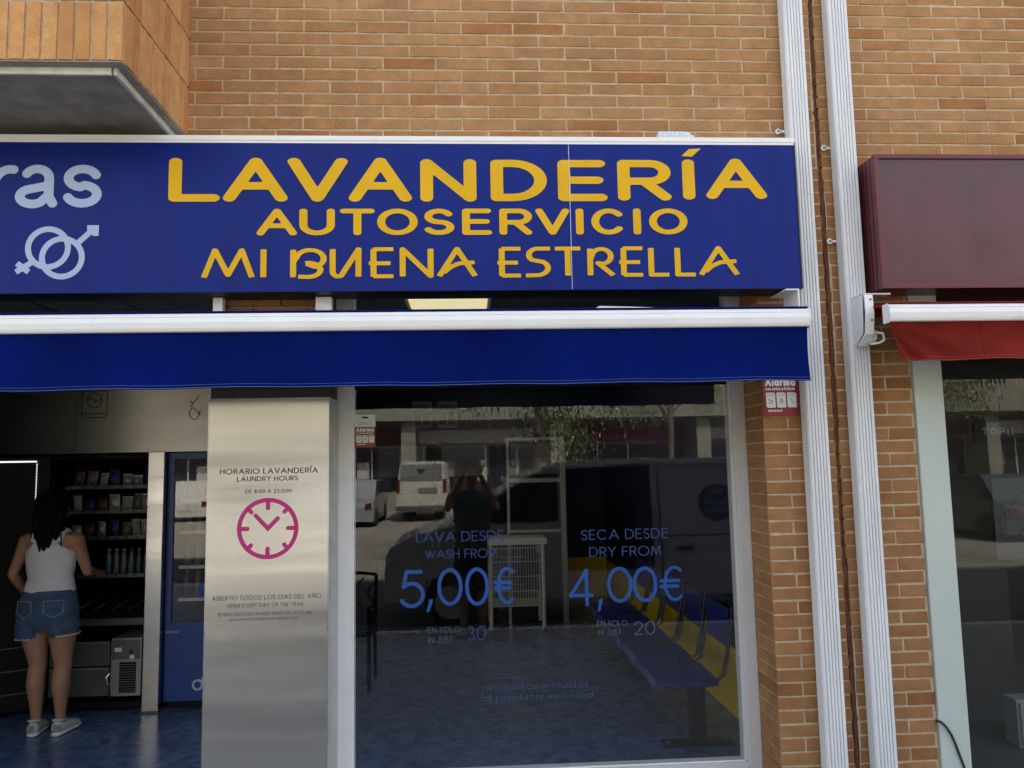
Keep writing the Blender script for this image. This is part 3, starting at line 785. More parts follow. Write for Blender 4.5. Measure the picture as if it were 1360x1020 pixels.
# two interlaced rings with arrow and cross
cx1,cz1,cx2,cz2,rr=-1.898,2.762,-1.835,2.717,.088
ic=[arc(cx1,cz1,rr,rr,0,360,40), arc(cx2,cz2,rr,rr,0,360,40), [(cx2+.062,cz2+.062),(-1.70,2.850)], [(cx1-.062,cz1-.062),(-2.033,2.652)], [(-1.985,2.655),(-2.030,2.700)][::-1]]
ic[-1]=[(-2.030,2.690),(-1.980,2.652)]
lo=outline(ic,.026,.003,'flat'); vs,fs=fill_safe(lo)
MB().add([(p[0],YL,p[1]) for p in vs],fs).build('ring_symbol','letter_pale',sg,fixn=False)
MB().add([(-1.728,YL-.0006,2.868),(-1.728,YL-.0006,2.845),(-1.722,YL-.0006,2.838),(-1.700,YL-.0006,2.817),(-1.676,YL-.0006,2.817),(-1.676,YL-.0006,2.868)],[(0,1,2,3,4,5)]).build('arrow_head','letter_pale',sg,fixn=False)

# ------------------------------------------------------------------ awnings
def awning(x0,x1,yf,zt,zb2,zv,mfab,mst,label,end_left,parts_at,slant=0.):
    t=thing('awning',label,'awning',((x0+x1)/2,yf,zt))
    # front bar: rounded profile with two grooves
    h=zt-zb2
    prof=[(yf+.05,zt-.002),(yf+.012,zt),(yf+.002,zt-.008),(yf,zt-h*.20),(yf+.003,zt-h*.22),(yf+.0,zt-h*.24),(yf-.004,zt-h*.5),(yf,zt-h*.80),(yf+.003,zt-h*.82),(yf,zt-h*.84),(yf+.004,zb2+.004),(yf+.012,zb2),(yf+.05,zb2+.004)]
    MB().prism(prof,'x',x0,x1).build('front_bar','white_alu',t)
    for xx in (x0-.004,x1+.0005):
        MB().prism([(yf+.055,zt+.003),(yf+.01,zt+.004),(yf-.004,zt-.01),(yf-.008,zt-h*.6),(yf+.006,zb2-.006),(yf+.055,zb2-.004)],'x',xx,xx+.0035).build('end_cap','white_alu',t)
    # cloth: from the roller at the wall over the bar, and the hanging valance
    nx=160; mb=MB(); rows=6
    vs=[]
    for i in range(nx+1):
        x=x0+.006+(x1-x0-.012)*i/nx
        for j in range(rows+1):
            f=j/rows; z=zb2+.004-(zb2-zv)*f
            wv=.010*f*math.sin(x*3.1+1.2)+.004*f*math.sin(x*9.7)+.003*f*math.sin(x*23)
            dx=slant*f*max(0,1-(x-x0)/.5)
            crease=(.016*math.sin(math.atan2(f*.2,x-x0+.015)*13)*min(1,math.hypot(f*.2,x-x0)/.12)*max(0,1-(x-x0)/.9)+.005*f*math.sin((x-x0)*31-(1-f)*5)) if slant else .003*math.sin(x*5+f*4)*f
            vs.append((x+dx, yf+.018+wv+crease+.012*math.sin(f*PI), z+.002*math.sin(x*11)*f))
    fs=[(i*(rows+1)+j,(i+1)*(rows+1)+j,(i+1)*(rows+1)+j+1,i*(rows+1)+j+1) for i in range(nx) for j in range(rows)]
    va=mb.add(vs,fs).build('valance',mfab,t,smooth=True,fixn=False)
    # hem stitching along the lower edge
    for off in (.004,.016):
        pts=[(vs[i*(rows+1)+rows][0],vs[i*(rows+1)+rows][1]-.002,vs[i*(rows+1)+rows][2]+off) for i in range(nx+1)]
        MB().tube(pts,.0011 if off<.01 else .0006,4).build('stitching',mst,va)
    # cloth seams
    x=x0+.45
    while x<x1:
        i=int((x-x0)/(x1-x0)*nx)
        pts=[(vs[i*(rows+1)+j][0],vs[i*(rows+1)+j][1]-.0015,vs[i*(rows+1)+j][2]) for j in range(rows+1)]
        MB().tube(pts,.0008,4).build('seam','seam_dark' if 'blue' in mfab else mfab,va); x+=1.2
    ys=[yf+.045,yf+.02,yf+.06]; zz=[zt+.004,zt+.012,zt+.018]
    MB().prism([(yf+.05,zt),(yf+.012,zt+.002),(yf+.006,zt+.006),(yf+.012,zt+.011),(yf+.05,zt+.012),(-.10,zt+.03),(-.10,zt+.022)],'x',x0+.004,x1-.004).build('roof_cloth',mfab,t)
    MB().tube([(x0+.02,-.10,zt+.02),(x1-.02,-.10,zt+.02)],.034,14).build('roller',mfab,t)
    return t
aw=awning(-3.2,1.517,-.42,2.4085,2.328,2.083,'awning_blue','stitch_pale','blue awning with a white front bar under the blue sign',False,None)
MB().box(1.50,1.565,-.22,-.03,2.536,2.542).box(1.559,1.565,-.22,-.05,2.43,2.536).tube([(1.552,-.22,2.45),(1.57,-.22,2.45)],.006,8).build('bracket','white_alu',aw)
for x in (-1.19,-.715): MB().box(x,x+(.045 if x<-1 else .075),-.09,-.045,2.47,2.548,.004).build('bracket','white_alu',aw)
MB().tube([(1.40,-.12,2.44),(.6,-.30,2.43),(1.38,-.39,2.37)],.02,8).build('folding_arm','white_alu',aw)
ar=awning(1.918,4.6,-.36,2.437,2.357,2.176,'awning_red','stitch_red','dark red awning with a white front bar under the maroon sign',True,None,slant=.05)
# end plates and gearbox of the red awning
MB().prism([(-.20,2.515),(-.03,2.515),(-.03,2.30),(-.12,2.285),(-.19,2.33),(-.205,2.42)],'x',1.885,1.897).build('end_plate','pipe_white',ar)
MB().prism([(-.21,2.512),(-.195,2.512),(-.18,2.335),(-.12,2.290),(-.118,2.28),(-.125,2.278),(-.20,2.325),(-.216,2.42)],'x',1.885,1.925).build('end_flange','white_alu',ar)
MB().box(1.885,2.02,-.20,-.03,2.5155,2.5225).build('mounting_plate','frame_grey',ar)
MB().lathe([(.0,0),(.030,0),(.038,.006),(.038,.03),(.032,.036),(.032,.055),(.026,.058),(0,.058)],(1.90,-.14,2.325),20,'x').build('gearbox','pipe_white',ar)
MB().tube([(1.94,-.17,2.34),(1.975,-.19,2.33),(1.985,-.18,2.30),(1.965,-.17,2.287),(1.93,-.15,2.285)],.006,8).build('crank_eye','white_alu',ar)
for y,z in ((-.212,2.49),(-.212,2.39)): MB().tube([(1.912,y,z),(1.912,y-.004,z)],.0045,8).build('screw','rubber_black',ar)
MB().box(1.56,4.6,-.04,-.02,2.53,2.54)

# ------------------------------------------------------------------ white fluted downpipes
def pipe(x0,x1,label,seamz,lugs):
    t=thing('downpipe',label,'pipe',((x0+x1)/2,-.05,GZ))
    n=5; W=x1-x0; pr=[(x0+.004,-.012),(x0,-.018),(x0,-.078),(x0+.006,-.088)]
    fl0=x0+.018; fw_=(x1-.006-fl0)/n
    pr.append((fl0-.004,-.090))
    for i in range(n):
        a=fl0+i*fw_
        pr+=[(a,-.0825),(a+.0030,-.0825),(a+.0042,-.0905),(a+fw_-.0010,-.0905)]
    pr+=[(x1-.004,-.090),(x1,-.084),(x1,-.018),(x1-.004,-.012)]
    z=-.05; segs=[-.055]+[s for s in seamz]+[4.75]
    for a,b in zip(segs[:-1],segs[1:]):
        o=MB().prism(pr,'z',a+.0006,b-.0006).build('pipe_length','pipe_white',t)
        if b<4.7: box('coupling','pipe_white',t,x0-.001,x1+.001,-.0912,-.012,b-.0022,b+.0022) if False else None
    for z in lugs:
        mb=MB().box(x0-.028,x0-.001,-.020,-.014,z-.006,z+.006,.002)
        mb.lathe([(.0,0),(.014,0),(.014,.006),(0,.006)],(x0-.034,-.020,z),14,'y').build('lug','pipe_white',t)
        MB().lathe([(.0,0),(.0055,0),(.0055,.003),(0,.003)],(x0-.034,-.0235,z),10,'y').build('screw','machine_grey',t)
pipe(1.628,1.728,'white fluted downpipe touching the right end of the blue sign',(3.05,),(3.405,))
pipe(1.862,1.962,'white fluted downpipe beside the maroon sign and the red awning',(3.005,),(3.318,2.83))

# ------------------------------------------------------------------ maroon sign next door
ms=thing('shop_sign','blank maroon sign box of the shop next door','sign',(2.9,-.1,2.54))
box('box','maroon_metal',ms,1.985,4.6,-.185,-.003,2.549,3.206)
MB().box(1.983,4.6,-.20,-.183,3.190,3.212,.002).box(1.983,4.6,-.20,-.183,2.545,2.566,.002).box(1.983,2.008,-.20,-.183,2.566,3.190,.002).build('frame','maroon_metal',ms)
for q in range(4): box('groove','sign_dark',ms,1.9835,1.9855,-.16+q*.035,-.152+q*.035,2.552,3.204)
box('face_panel','maroon_face',ms,2.008,4.6,-.190,-.186,2.566,3.190)
# ------------------------------------------------------------------ crushed clear bottle on top of the sign
bt=thing('plastic_bottle','clear ribbed plastic bottle lying on top of the blue sign','bottle',(1.03,-.10,3.30))
pr=[(.0,0),(.018,.0),(.030,.006)]
x=.012
for i in range(9): pr+=[(.0325,x),(.0325,x+.008),(.0290,x+.0105),(.0290,x+.0125)]; x+=.0140
pr+=[(.031,x),(.028,x+.02),(.014,x+.038),(.013,x+.048)]
MB().lathe(pr,(.945,-.10,3.332),20,'x').build('body','plastic_clear',bt,smooth=False)
MB().lathe([(.0,0),(.0155,0),(.0155,.014),(.0,.014)],(.945+x+.048,-.10,3.332),14,'x').build('cap','pack_cream',bt)

# ------------------------------------------------------------------ steel cladding with opening hours
cl=thing('steel_cladding','brushed steel column cladding printed with laundry hours and a magenta clock','cladding',(-.94,0,GZ))
YP=-.022
box('front_sheet','steel_brushed',cl,-1.218,-.664,YP,YP+.006,-.05,2.078)
MB().box(-.6635,-.6605,YP,.246,-.05,2.078).build('side_sheet','steel_brushed',cl)
MB().box(-1.2215,-1.2185,YP,.20,-.05,2.078).build('side_sheet','steel_brushed',cl)
MB().box(-1.2218,-.6602,YP+.03,.2,2.0785,2.46).build('dark_header','paint_black',cl)
YT=YP-.0012
text('HORARIO LAVANDERÍA',-1.164,-.711,1.722,1.748,YT,.0036,'ink_black',cl,res=.03)
text('LAUNDRY HOURS',-1.084,-.803,1.688,1.711,YT,.0032,'ink_black',cl,res=.03)
text('DE 8:00 A 23:00H',-1.045,-.834,1.632,1.650,YT,.0024,'ink_black',cl)
cxk,czk,ro=-.940,1.469,.131
ck=[arc(cxk,czk,ro,ro,0,360,60)]
for i in range(8):
    an=math.radians(i*45); l=.032 if i%2==0 else .018
    ck.append([(cxk+math.cos(an)*ro,czk+math.sin(an)*ro),(cxk+math.cos(an)*(ro-l-.006),czk+math.sin(an)*(ro-l-.006))])
ck+= [[(cxk-.056,czk+.060),(cxk,czk),(cxk+.045,czk+.045)],[(cxk,czk),(cxk+.0001,czk-.002)]]
vs,fs=fill_safe(outline(ck,.0195,.003)); MB().add([(p[0],YT,p[1]) for p in vs],fs).build('clock_symbol','ink_magenta',cl,fixn=False)
text('ABIERTO TODOS LOS DIAS DEL AÑO',-1.189,-.692,1.146,1.167,YT,.0021,'ink_grey',cl)
text('OPEN EVERY DAY OF THE YEAR',-1.119,-.774,1.113,1.131,YT,.0019,'ink_grey',cl)
text('ÚLTIMO CICLO DE LAVADO ANTES DE LAS 22:30H',-1.159,-.735,1.076,1.091,YT,.0016,'ink_grey',cl,res=.07)
text('LAST WASH CYCLE MUST START BEFORE 22:00H',-1.109,-.797,1.053,1.065,YT,.0013,'ink_grey',cl,res=.07)

# ------------------------------------------------------------------ shop window
g=.20
sw=thing('shop_window','large laundry shop window with prices in blue vinyl','window',(.38,g,.2))
def frame_bar(name,m,p,*b): return box(name,m,p,*b,.004)
frame_bar('frame','white_alu',sw,-.665,-.582,.175,.25,GZ,3.0)
MB().box(1.336,1.352,.185,.25,.27,3.0,.002).box(1.352,1.418,.168,.25,GZ,3.0,.004).build('frame','frame_grey',sw)
box('frame_strip','white_alu',sw,-.5815,-.574,.190,.25,.27,3.0)
frame_bar('sill','frame_grey',sw,-.582,1.352,.165,.255,.205,.268)
box('sill_lip','white_alu',sw,-.582,1.336,.183,.19,.2685,.274)
frame_bar('head_bar','frame_grey',sw,-.574,1.336,.185,.25,2.93,3.0)
frame_bar('transom','machine_black',sw,-.574,1.336,.188,.25,2.135,2.165)
box('kick_panel','frame_grey',sw,-.582,1.352,.20,.24,GZ,.2045)
MB().add([(-.574,g,.27),(1.336,g,.27),(1.336,g,2.134),(-.574,g,2.134)],[(0,1,2,3)]).build('pane','glass_window',sw,fixn=False)
MB().add([(-.574,g,2.166),(1.336,g,2.166),(1.336,g,2.929),(-.574,g,2.929)],[(0,1,2,3)]).build('pane','glass_window',sw,fixn=False)
YG=g-.0015
text('LAVA DESDE',-.269,.167,1.366,1.416,YG,.0040,'vinyl_blue_pale',sw,track=.14)
text('WASH FROM',-.226,.132,1.283,1.328,YG,.0036,'vinyl_blue_pale',sw,track=.14)
for ch,a,b,z0,z1,s in [('5',-.356,-.225,1.048,1.232,.019),('0',-.167,-.042,1.054,1.237,.018),('0',-.030,.089,1.050,1.237,.018),('€',.110,.228,1.053,1.237,.017)]:
    letter(ch,a,b,z0,z1,YG,s,'vinyl_blue',sw,name='price_digit')
MB().add([(-.222,YG,1.026),(-.207,YG,1.026),(-.186,YG,1.088),(-.206,YG,1.088)],[(0,1,2,3)]).build('comma','vinyl_blue',sw,fixn=False)
text('EN SOLO',-.216,-.057,.925,.954,YG,.0029,'vinyl_grey',sw)
text('IN JUST',-.215,-.093,.878,.907,YG,.0029,'vinyl_grey',sw)
text('30',-.022,.068,.884,.952,YG,.0042,'vinyl_blue_pale',sw); MB().add([(.082,YG,.930),(.087,YG,.930),(.100,YG,.957),(.092,YG,.957)],[(0,1,2,3)]).build('minute_mark','vinyl_blue_pale',sw,fixn=False)
text('productos incluidos',.046,.571,.642,.672,YG,.0027,'vinyl_dim',sw)
text('all products included',.038,.592,.592,.622,YG,.0027,'vinyl_dim',sw)
text('SECA DESDE',.557,1.0,1.357,1.407,YG,.0042,'vinyl_blue_pale',sw,track=.14)
text('DRY FROM',.595,.960,1.272,1.321,YG,.0042,'vinyl_blue_pale',sw,track=.14)
for ch,a,b,z0,z1,s in [('4',.486,.612,1.031,1.215,.017),('0',.680,.808,1.044,1.221,.017),('0',.810,.935,1.044,1.219,.017),('€',.945,1.079,1.043,1.219,.016)]:
    letter(ch,a,b,z0,z1,YG,s,'vinyl_blue',sw,name='price_digit')
MB().add([(.628,YG,1.005),(.641,YG,1.005),(.658,YG,1.066),(.640,YG,1.066)],[(0,1,2,3)]).build('comma','vinyl_blue',sw,fixn=False)
text('EN SOLO',.623,.775,.931,.959,YG,.0029,'vinyl_grey',sw)
text('IN JUST',.625,.744,.888,.917,YG,.0029,'vinyl_grey',sw)
text('20',.808,.915,.884,.950,YG,.0045,'vinyl_grey',sw); MB().add([(.928,YG,.930),(.932,YG,.930),(.944,YG,.957),(.936,YG,.957)],[(0,1,2,3)]).build('minute_mark','vinyl_grey',sw,fixn=False)

def alarm(x0,x1,z0,z1,y,label,small=False):
    W=x1-x0; H=z1-z0
    t=thing('alarm_sticker',label,'sticker',((x0+x1)/2,y,z0))
    top=z0+H*(.62 if small else 1.0)
    MB().add([(x0,y,z0),(x1,y,z0),(x1,y,top),(x0,y,top)],[(0,1,2,3)]).build('red_field','sticker_red',t,fixn=False)
    if small:
        MB().add([(x0,y,top),(x1,y,top),(x1,y,z1),(x0,y,z1)],[(0,1,2,3)]).build('white_field','sticker_white',t,fixn=False)
        MB().add([(x0+W*.35,y-.001,z1-H*.12),(x0+W*.65,y-.001,z1-H*.12),(x0+W*.65,y-.001,z1-H*.06),(x0+W*.35,y-.001,z1-H*.06)],[(0,1,2,3)]).build('dark_mark','ink_black',t,fixn=False)
        text('Direct',x0+W*.2,x0+W*.8,z1-H*.33,z1-H*.21,y-.001,.0012,'ink_black',t,name='signature',res=.08)
    hh=top-z0
    text('Alarma',x0+W*.07,x1-W*.07,z0+hh*.76,z0+hh*.97,y-.001,hh*.055,'sticker_white',t,res=.06,track=.1)
    text('con aviso a Policía',x0+W*.07,x1-W*.09,z0+hh*.655,z0+hh*.735,y-.001,hh*.021,'sticker_white',t,res=.08)
    for i in range(3):
        a=x0+W*(.08+.30*i); b=a+W*.26; zz0=z0+hh*.22; zz1=z0+hh*.60; r=W*.035
        pts=[(a+r,zz0),(b,zz0),(b,zz1-r),(b-r,zz1),(a,zz1),(a,zz0+r)]
        MB().add([(p[0],y-.001,p[1]) for p in pts],[tuple(range(6))]).build('white_box','sticker_white',t,fixn=False)
        for q in (.90,.78): box('print_line','ink_grey',t,a+W*.03,b-W*.03,y-.0019,y-.0014,zz0+(zz1-zz0)*q-.0008,zz0+(zz1-zz0)*q+.0008)
        c=((a+b)/2,(zz0+zz1)/2-hh*.03); s=W*.07
        ps=[[[(c[0]-s,c[1]+s*.7),(c[0]+s,c[1]),(c[0]-s*.2,c[1]-s*.9),(c[0]-s,c[1]-s*.3)]],[arc(c[0],c[1]+s*.4,s*.5,s*.5,0,360,12),[(c[0]-s,c[1]-s*.8),(c[0],c[1]-s*.2),(c[0]+s,c[1]-s*.8)]],[[(c[0]-s*.8,c[1]+s),(c[0]+s*.9,c[1]-s)]]][i]
        vs,fs=fill_safe(outline(ps,W*.016,W*.01)); MB().add([(p[0],y-.0022,p[1]) for p in vs],fs).build('pictogram','ink_grey',t,fixn=False)
    text('900454545',x0+W*.12,x0+W*.52,z0+hh*.115,z0+hh*.17,y-.001,hh*.015,'sticker_white',t,res=.1)
    return t
    text('securitas',x0+W*.56,x0+W*.92,z0+hh*.115,z0+hh*.16,y-.001,hh*.010,'sticker_white',t,res=.12) if False else None
alarm(1.447,1.624,1.952,2.148,-.009,'red alarm sign on the brick pier under the end of the blue awning')
SMALL=alarm(-.573,-.470,1.843,2.006,g-.002,'small alarm sticker in the upper left corner of the shop window',True)

# the window stands .07 m further back in its reveal
done=set()
def set_back(o,k=1.018,dy=.07):
    if o.data and o.data.name not in done:
        done.add(o.data.name); w0=WLOC[o.name]
        for v in o.data.vertices:
            p=v.co+w0; v.co=Vector((p.x*k,p.y+dy,1.75+(p.z-1.75)*k))-w0
    for c in o.children: set_back(c,k,dy)
set_back(sw); set_back(SMALL)
g=.27
# ------------------------------------------------------------------ vending niche
YM=2.25
box('wall','far_brick',sh,-4.1,-3.35,.02,.5,-.1,ncz)
fs_=thing('machine_surround','brushed steel header and post framing the vending machines','panel',(-2.6,YM,0))
box('header','steel_dark',fs_,-3.94,-2.95,YM-.004,YM+.02,1.884,2.80)
box('header','steel_dark',fs_,-2.947,-1.46,YM-.004,YM+.02,1.884,2.80)
box('post','steel_brushed',fs_,-2.392,-2.275,YM-.05,YM+.03,.012,1.883,.004)
box('post_foot','machine_grey',fs_,-2.40,-2.268,YM-.055,YM+.03,0.001,.0115)
YI=YM-.006
def icon(paths,w_,name,x,z):
    vs,fs=fill_safe(outline([[(x+p[0],z+p[1]) for p in pa] for pa in paths],w_,.003)); MB().add([(p[0],YI,p[1]) for p in vs],fs).build(name,'ink_black',fs_,fixn=False)
icon([[(0,.20),(0,.02),(.02,0),(.165,0),(.185,.02),(.185,.20),(0,.20)],[(0,.03),(.185,.03)],arc(.092,.13,.055,.055,0,360,24),[(.045,.135),(.07,.15),(.10,.12),(.14,.14)]],.007,'washer_icon',-2.91,2.150)
icon([arc(.03,.03,.035,.045,120,330,12)+[(.075,.05)],[(.02,.075),(.075,.02)],[(.0,.08),(.06,.16)],[(.02,.1),(-.0,.13)]],.007,'detergent_icon',-2.11,2.14)
# open black snack machine
sn=thing('snack_machine','open black vending machine with stocked shelves behind the woman','vending machine',(-2.78,2.6,0))
MB().box(-3.14,-3.10,YM+.02,3.2,.03,1.87).box(-2.415,-2.396,YM+.02,3.2,.03,1.87).box(-3.10,-2.415,YM+.02,3.2,1.84,1.87).box(-3.10,-2.415,YM+.02,3.2,.03,.07).box(-3.10,-2.415,3.15,3.2,.07,1.84).build('cabinet','machine_black',sn)
rnd=random.Random(5)
shelf_z=[1.632,1.448,1.256,.975]
for k,z in enumerate(shelf_z):
    t=box('shelf','machine_black',sn,-3.09,-2.42,YM+.06,3.1,z-.006,z)
    box('price_rail','machine_grey',t,-3.03,-2.425,YM+.045,YM+.058,z-.018,z+.008)
    nt_=7 if k<2 else 9
    for i in range(nt_):
        x=-3.0+i*.57/(nt_-1); box('price_tag','ink_black',t,x-.012,x+.012,YM+.0435,YM+.0448,z-.012,z+.004)
packs=0
def pack(x,y,z,w_,h,m,label,group=None,tilt=0.):
    t=thing('snack_bag',label,'snack',(x,y,z),group)
    mb=MB(); n=6; vs=[]
    for j in range(n+1):
        f=j/n; d=.028*math.sin(f*PI)+.002
        for q in range(7):
            a=q/6; e=math.sin(a*PI); vs.append((x-w_/2+w_*a+tilt*f*h, y-d*e, z+h*f))
    fs=[(j*7+q,j*7+q+1,(j+1)*7+q+1,(j+1)*7+q) for j in range(n) for q in range(6)]
    mb.add(vs,fs); b0=len(vs); 
    mb.add([(v[0],2*y-v[1]+.002,v[2]) for v in vs],[tuple(reversed(f)) for f in fs]).build('bag',m,t,smooth=True,fixn=False)
    box('seal',m,t,x-w_/2+tilt*h,x+w_/2+tilt*h,y-.002,y+.002,z+h-.003,z+h+.008)
names={'pack_silver':'silver','pack_blue':'dark blue','pack_cream':'cream','bin_red':'dark red','wall_yellow':'yellow'}
pos=['top','second','third']
for k in range(3):
    xs=[-2.97,-2.88,-2.79,-2.70,-2.61,-2.53,-2.455]; ms_=[['bin_red','machine_grey','pack_cream','pack_blue','pack_silver','pack_silver','pack_blue'],['pack_cream','pack_blue','bin_red','pack_silver','pack_cream','machine_grey','pack_silver'],['pack_silver','bin_red','pack_silver','pack_blue','machine_grey','pack_cream','pack_silver']][k]
    names['machine_grey']='dark grey'
    ordn=['leftmost','second','third','middle','fifth','sixth','rightmost']
    for i,(x,m) in enumerate(zip(xs,ms_)):
        pack(x,YM+.12,shelf_z[k]+.001,.058+.022*rnd.random(),.07+.05*rnd.random(),m,f'{names[m]} snack bag, {ordn[i]} on the {pos[k]} shelf of the open machine','snack bags on the machine shelves',rnd.uniform(-.1,.15))
def bottle(name,x,y,z,h,r,m,mc,label,group):
    t=thing(name,label,'bottle',(x,y,z),group)
    MB().lathe([(0,0),(r*.9,0),(r,.01),(r,h*.55),(r*.92,h*.6),(r,h*.66),(r*.45,h*.86),(r*.4,h*.93),(0,h*.93)],(x,y,z),12).build('body',m,t,smooth=True)
    MB().lathe([(0,0),(r*.5,0),(r*.5,h*.07),(0,h*.07)],(x,y,z+h*.931),10).build('cap',mc,t)
for i in range(6):
    bottle('drink_bottle',-2.73+i*.056,YM+.12,.976,.185,.024,['drink_clear','drink_clear','drink_clear','drink_clear','drink_green','drink_clear'][i],'pack_silver' if i!=3 else 'pack_blue',
      f'small drink bottle, {["leftmost","second","third","fourth","fifth","rightmost"][i]} in the bottle row under the snack shelves','bottles in the open machine')
for i in range(6):
    b=MB().lathe([(0,0),(.009,0),(.009,.008),(0,.008)],(-2.97+i*.1,YM+.075,1.64),8,'y')
# lower part: tray, drawers, cooling unit
MB().box(-3.09,-2.42,YM+.10,3.1,.60,.612).box(-3.09,-2.42,YM+.10,YM+.11,.612,.65).build('delivery_tray','machine_grey',sn)
for i in range(4): MB().tube([(-2.98+i*.13,YM+.15,.70),(-2.90+i*.13,YM+.3,.76),(-2.93+i*.13,YM+.5,.80)],.006,6).build('spiral_arm','machine_grey',sn)
for z0,z1 in ((.325,.500),(.110,.315)):
    d=box('drawer_front','machine_grey',sn,-3.09,-2.662,YM+.03,YM+.05,z0,z1,.004)
    box('drawer_lip','pack_silver',d,-3.085,-2.667,YM+.022,YM+.0295,z1-.012,z1-.004)
cu=box('cooling_unit','pack_silver',sn,-2.648,-2.43,YM+.022,YM+.4,.108,.52,.004)
box('control_plate','machine_grey',cu,-2.64,-2.44,YM+.017,YM+.0215,.37,.51)
box('label_plate','sticker_white',cu,-2.62,-2.57,YM+.0135,YM+.0165,.425,.455)
box('switch','rubber_black',cu,-2.515,-2.49,YM+.012,YM+.0165,.41,.44); box('socket','sticker_white',cu,-2.51,-2.48,YM+.0135,YM+.0165,.375,.40)
gr=box('grille','machine_black',cu,-2.585,-2.465,YM+.019,YM+.0215,.13,.35)
for i in range(12): box('grille_slat','machine_grey',cu,-2.583,-2.467,YM+.012,YM+.018,.138+i*.0175,.143+i*.0175)
MB().tube([(-2.655,YM+.02,.27),(-2.67,YM-.0,.25),(-2.66,YM+.0,.2),(-2.65,YM+.03,.19)],.007,8).build('hose','chrome',cu)
# opened door with led strips
dr=thing('machine_door','open black vending machine door edged with white light strips','door',(-3.12,YM-.0,0))
R=Matrix.Rotation(math.radians(-38),4,'Z')
def inner(mb): return mb
db=MB().box(-.62,.0,-.03,.03,.06,1.86,.006).build('door_panel','machine_black',dr,at=(0,0,0))
db2=MB().box(-.42,-.085,-.040,-.034,1.822,1.840).box(-.093,-.083,-.040,-.034,1.30,1.821)
n=44; mb=MB()
mb.box(-.36,-.09,-.041,-.0355,1.822,1.833)
for i in range(n): z=1.805-i*.0112; mb.box(-.0925,-.0855,-.041,-.0355,z,z+.0062)
E1=mb.v[:]; 
led=mb.build('light_strip','led_white',dr,at=(0,0,0)); led.location=(0,0,0)
st=MB()
st.mi=0; st.box(-.50,-.36,-.036,-.0335,1.36,1.70); st=st.build('info_label','poster_grey',dr,at=(0,0,0)); st.location=(0,0,0)
for i in range(5): 
    q=MB().box(-.49,-.37,-.0375,-.0365,1.42+i*.055,1.445+i*.055).build('print_line','ink_black',dr,at=(0,0,0)); q.location=(0,0,0)
for q in range(3):
    rb=MB().box(-.60,-.02,-.036,-.030,.18+q*.16,.186+q*.16).build('door_rib','machine_grey',dr,at=(0,0,0)); rb.location=(0,0,0)
db.location=(0,0,0)
dr.rotation_euler=(0,0,math.radians(28))
# blue drinks machine
vm=thing('drinks_machine','blue drinks vending machine right of the steel post','vending machine',(-1.87,2.6,0))
X0,X1=-2.27,-1.47
MB().box(X0,X1,YM+.02,3.0,.055,.62,.006).box(X0,X0+.045,YM+.02,3.0,.6205,1.875).box(X1-.12,X1,YM+.02,3.0,.6205,1.875).box(X0+.046,X1-.121,YM+.02,3.0,1.83,1.875).build('cabinet','vending_blue',vm)
box('plinth','machine_black',vm,X0+.02,X1-.02,YM+.05,2.98,.0,.0545)
box('inside_wall','machine_black',vm,X0+.046,X1-.121,2.8,2.9,.63,1.82)
MB().add([(X0+.045,YM+.035,.6215),(X1-.12,YM+.035,.6215),(X1-.12,YM+.035,1.829),(X0+.045,YM+.035,1.829)],[(0,1,2,3)]).build('glass_front','glass_vending',vm,fixn=False)
lab=['first','second','third','fourth','fifth']
for k,z in enumerate((.78,1.02,1.28,1.52)):
    s_=box('shelf','pack_silver',vm,X0+.06,X1-.13,YM+.12,2.75,z-.012,z); box('shelf_rail','white_alu',s_,X0+.06,X1-.13,YM+.11,YM+.118,z-.02,z+.004)
    for i in range(5):
        x=X0+.10+i*.085
        bottle('drink_bottle',x,YM+.18,z+.001,.20,.030,['drink_clear','drink_amber','drink_clear','drink_green','drink_amber'][(i+k)%5],['pack_cream','bin_red','pack_blue','drink_green','pack_cream'][(i+k)%5],
          f'{["clear","amber","clear","green","amber"][(i+k)%5]} bottle, {lab[i]} from the left on the {["bottom","second","third","top"][k]} shelf of the blue machine','bottles in the blue machine')
box('push_flap','vending_blue',vm,-2.20,-1.66,YM+.008,YM+.0195,.31,.455,.004)
for ch,a,b in [('P',-2.105,-2.07),('U',-2.055,-2.015),('S',-2.0,-1.965),('H',-1.95,-1.91)]: letter(ch,a,b,.368,.412,YM+.0065,.006,'vinyl_blue_pale',vm)
text('OPEN BLUE',-2.262,-2.165,.546,.562,YM+.0185,.0026,'letter_pale',vm)
lg=[arc(-2.02,.17,.033,.033,0,360,24),[(-1.985,.17),(-1.985,.215)],[(-1.96,.135),(-1.95,.20)]]
vs,fs=fill_safe(outline(lg,.016,.003)); MB().add([(p[0],YM+.0185,p[1]) for p in vs],fs).build('drop_logo','letter_pale',vm,fixn=False)
MB().box(-2.02,-1.9,YM+.0,YM+.0195,.80,.90,.004).build('coin_panel','vinyl_blue',vm)
box('shelf','pack_silver',vm,-1.99,-1.60,YM+.10,YM+.11,.84,.855)

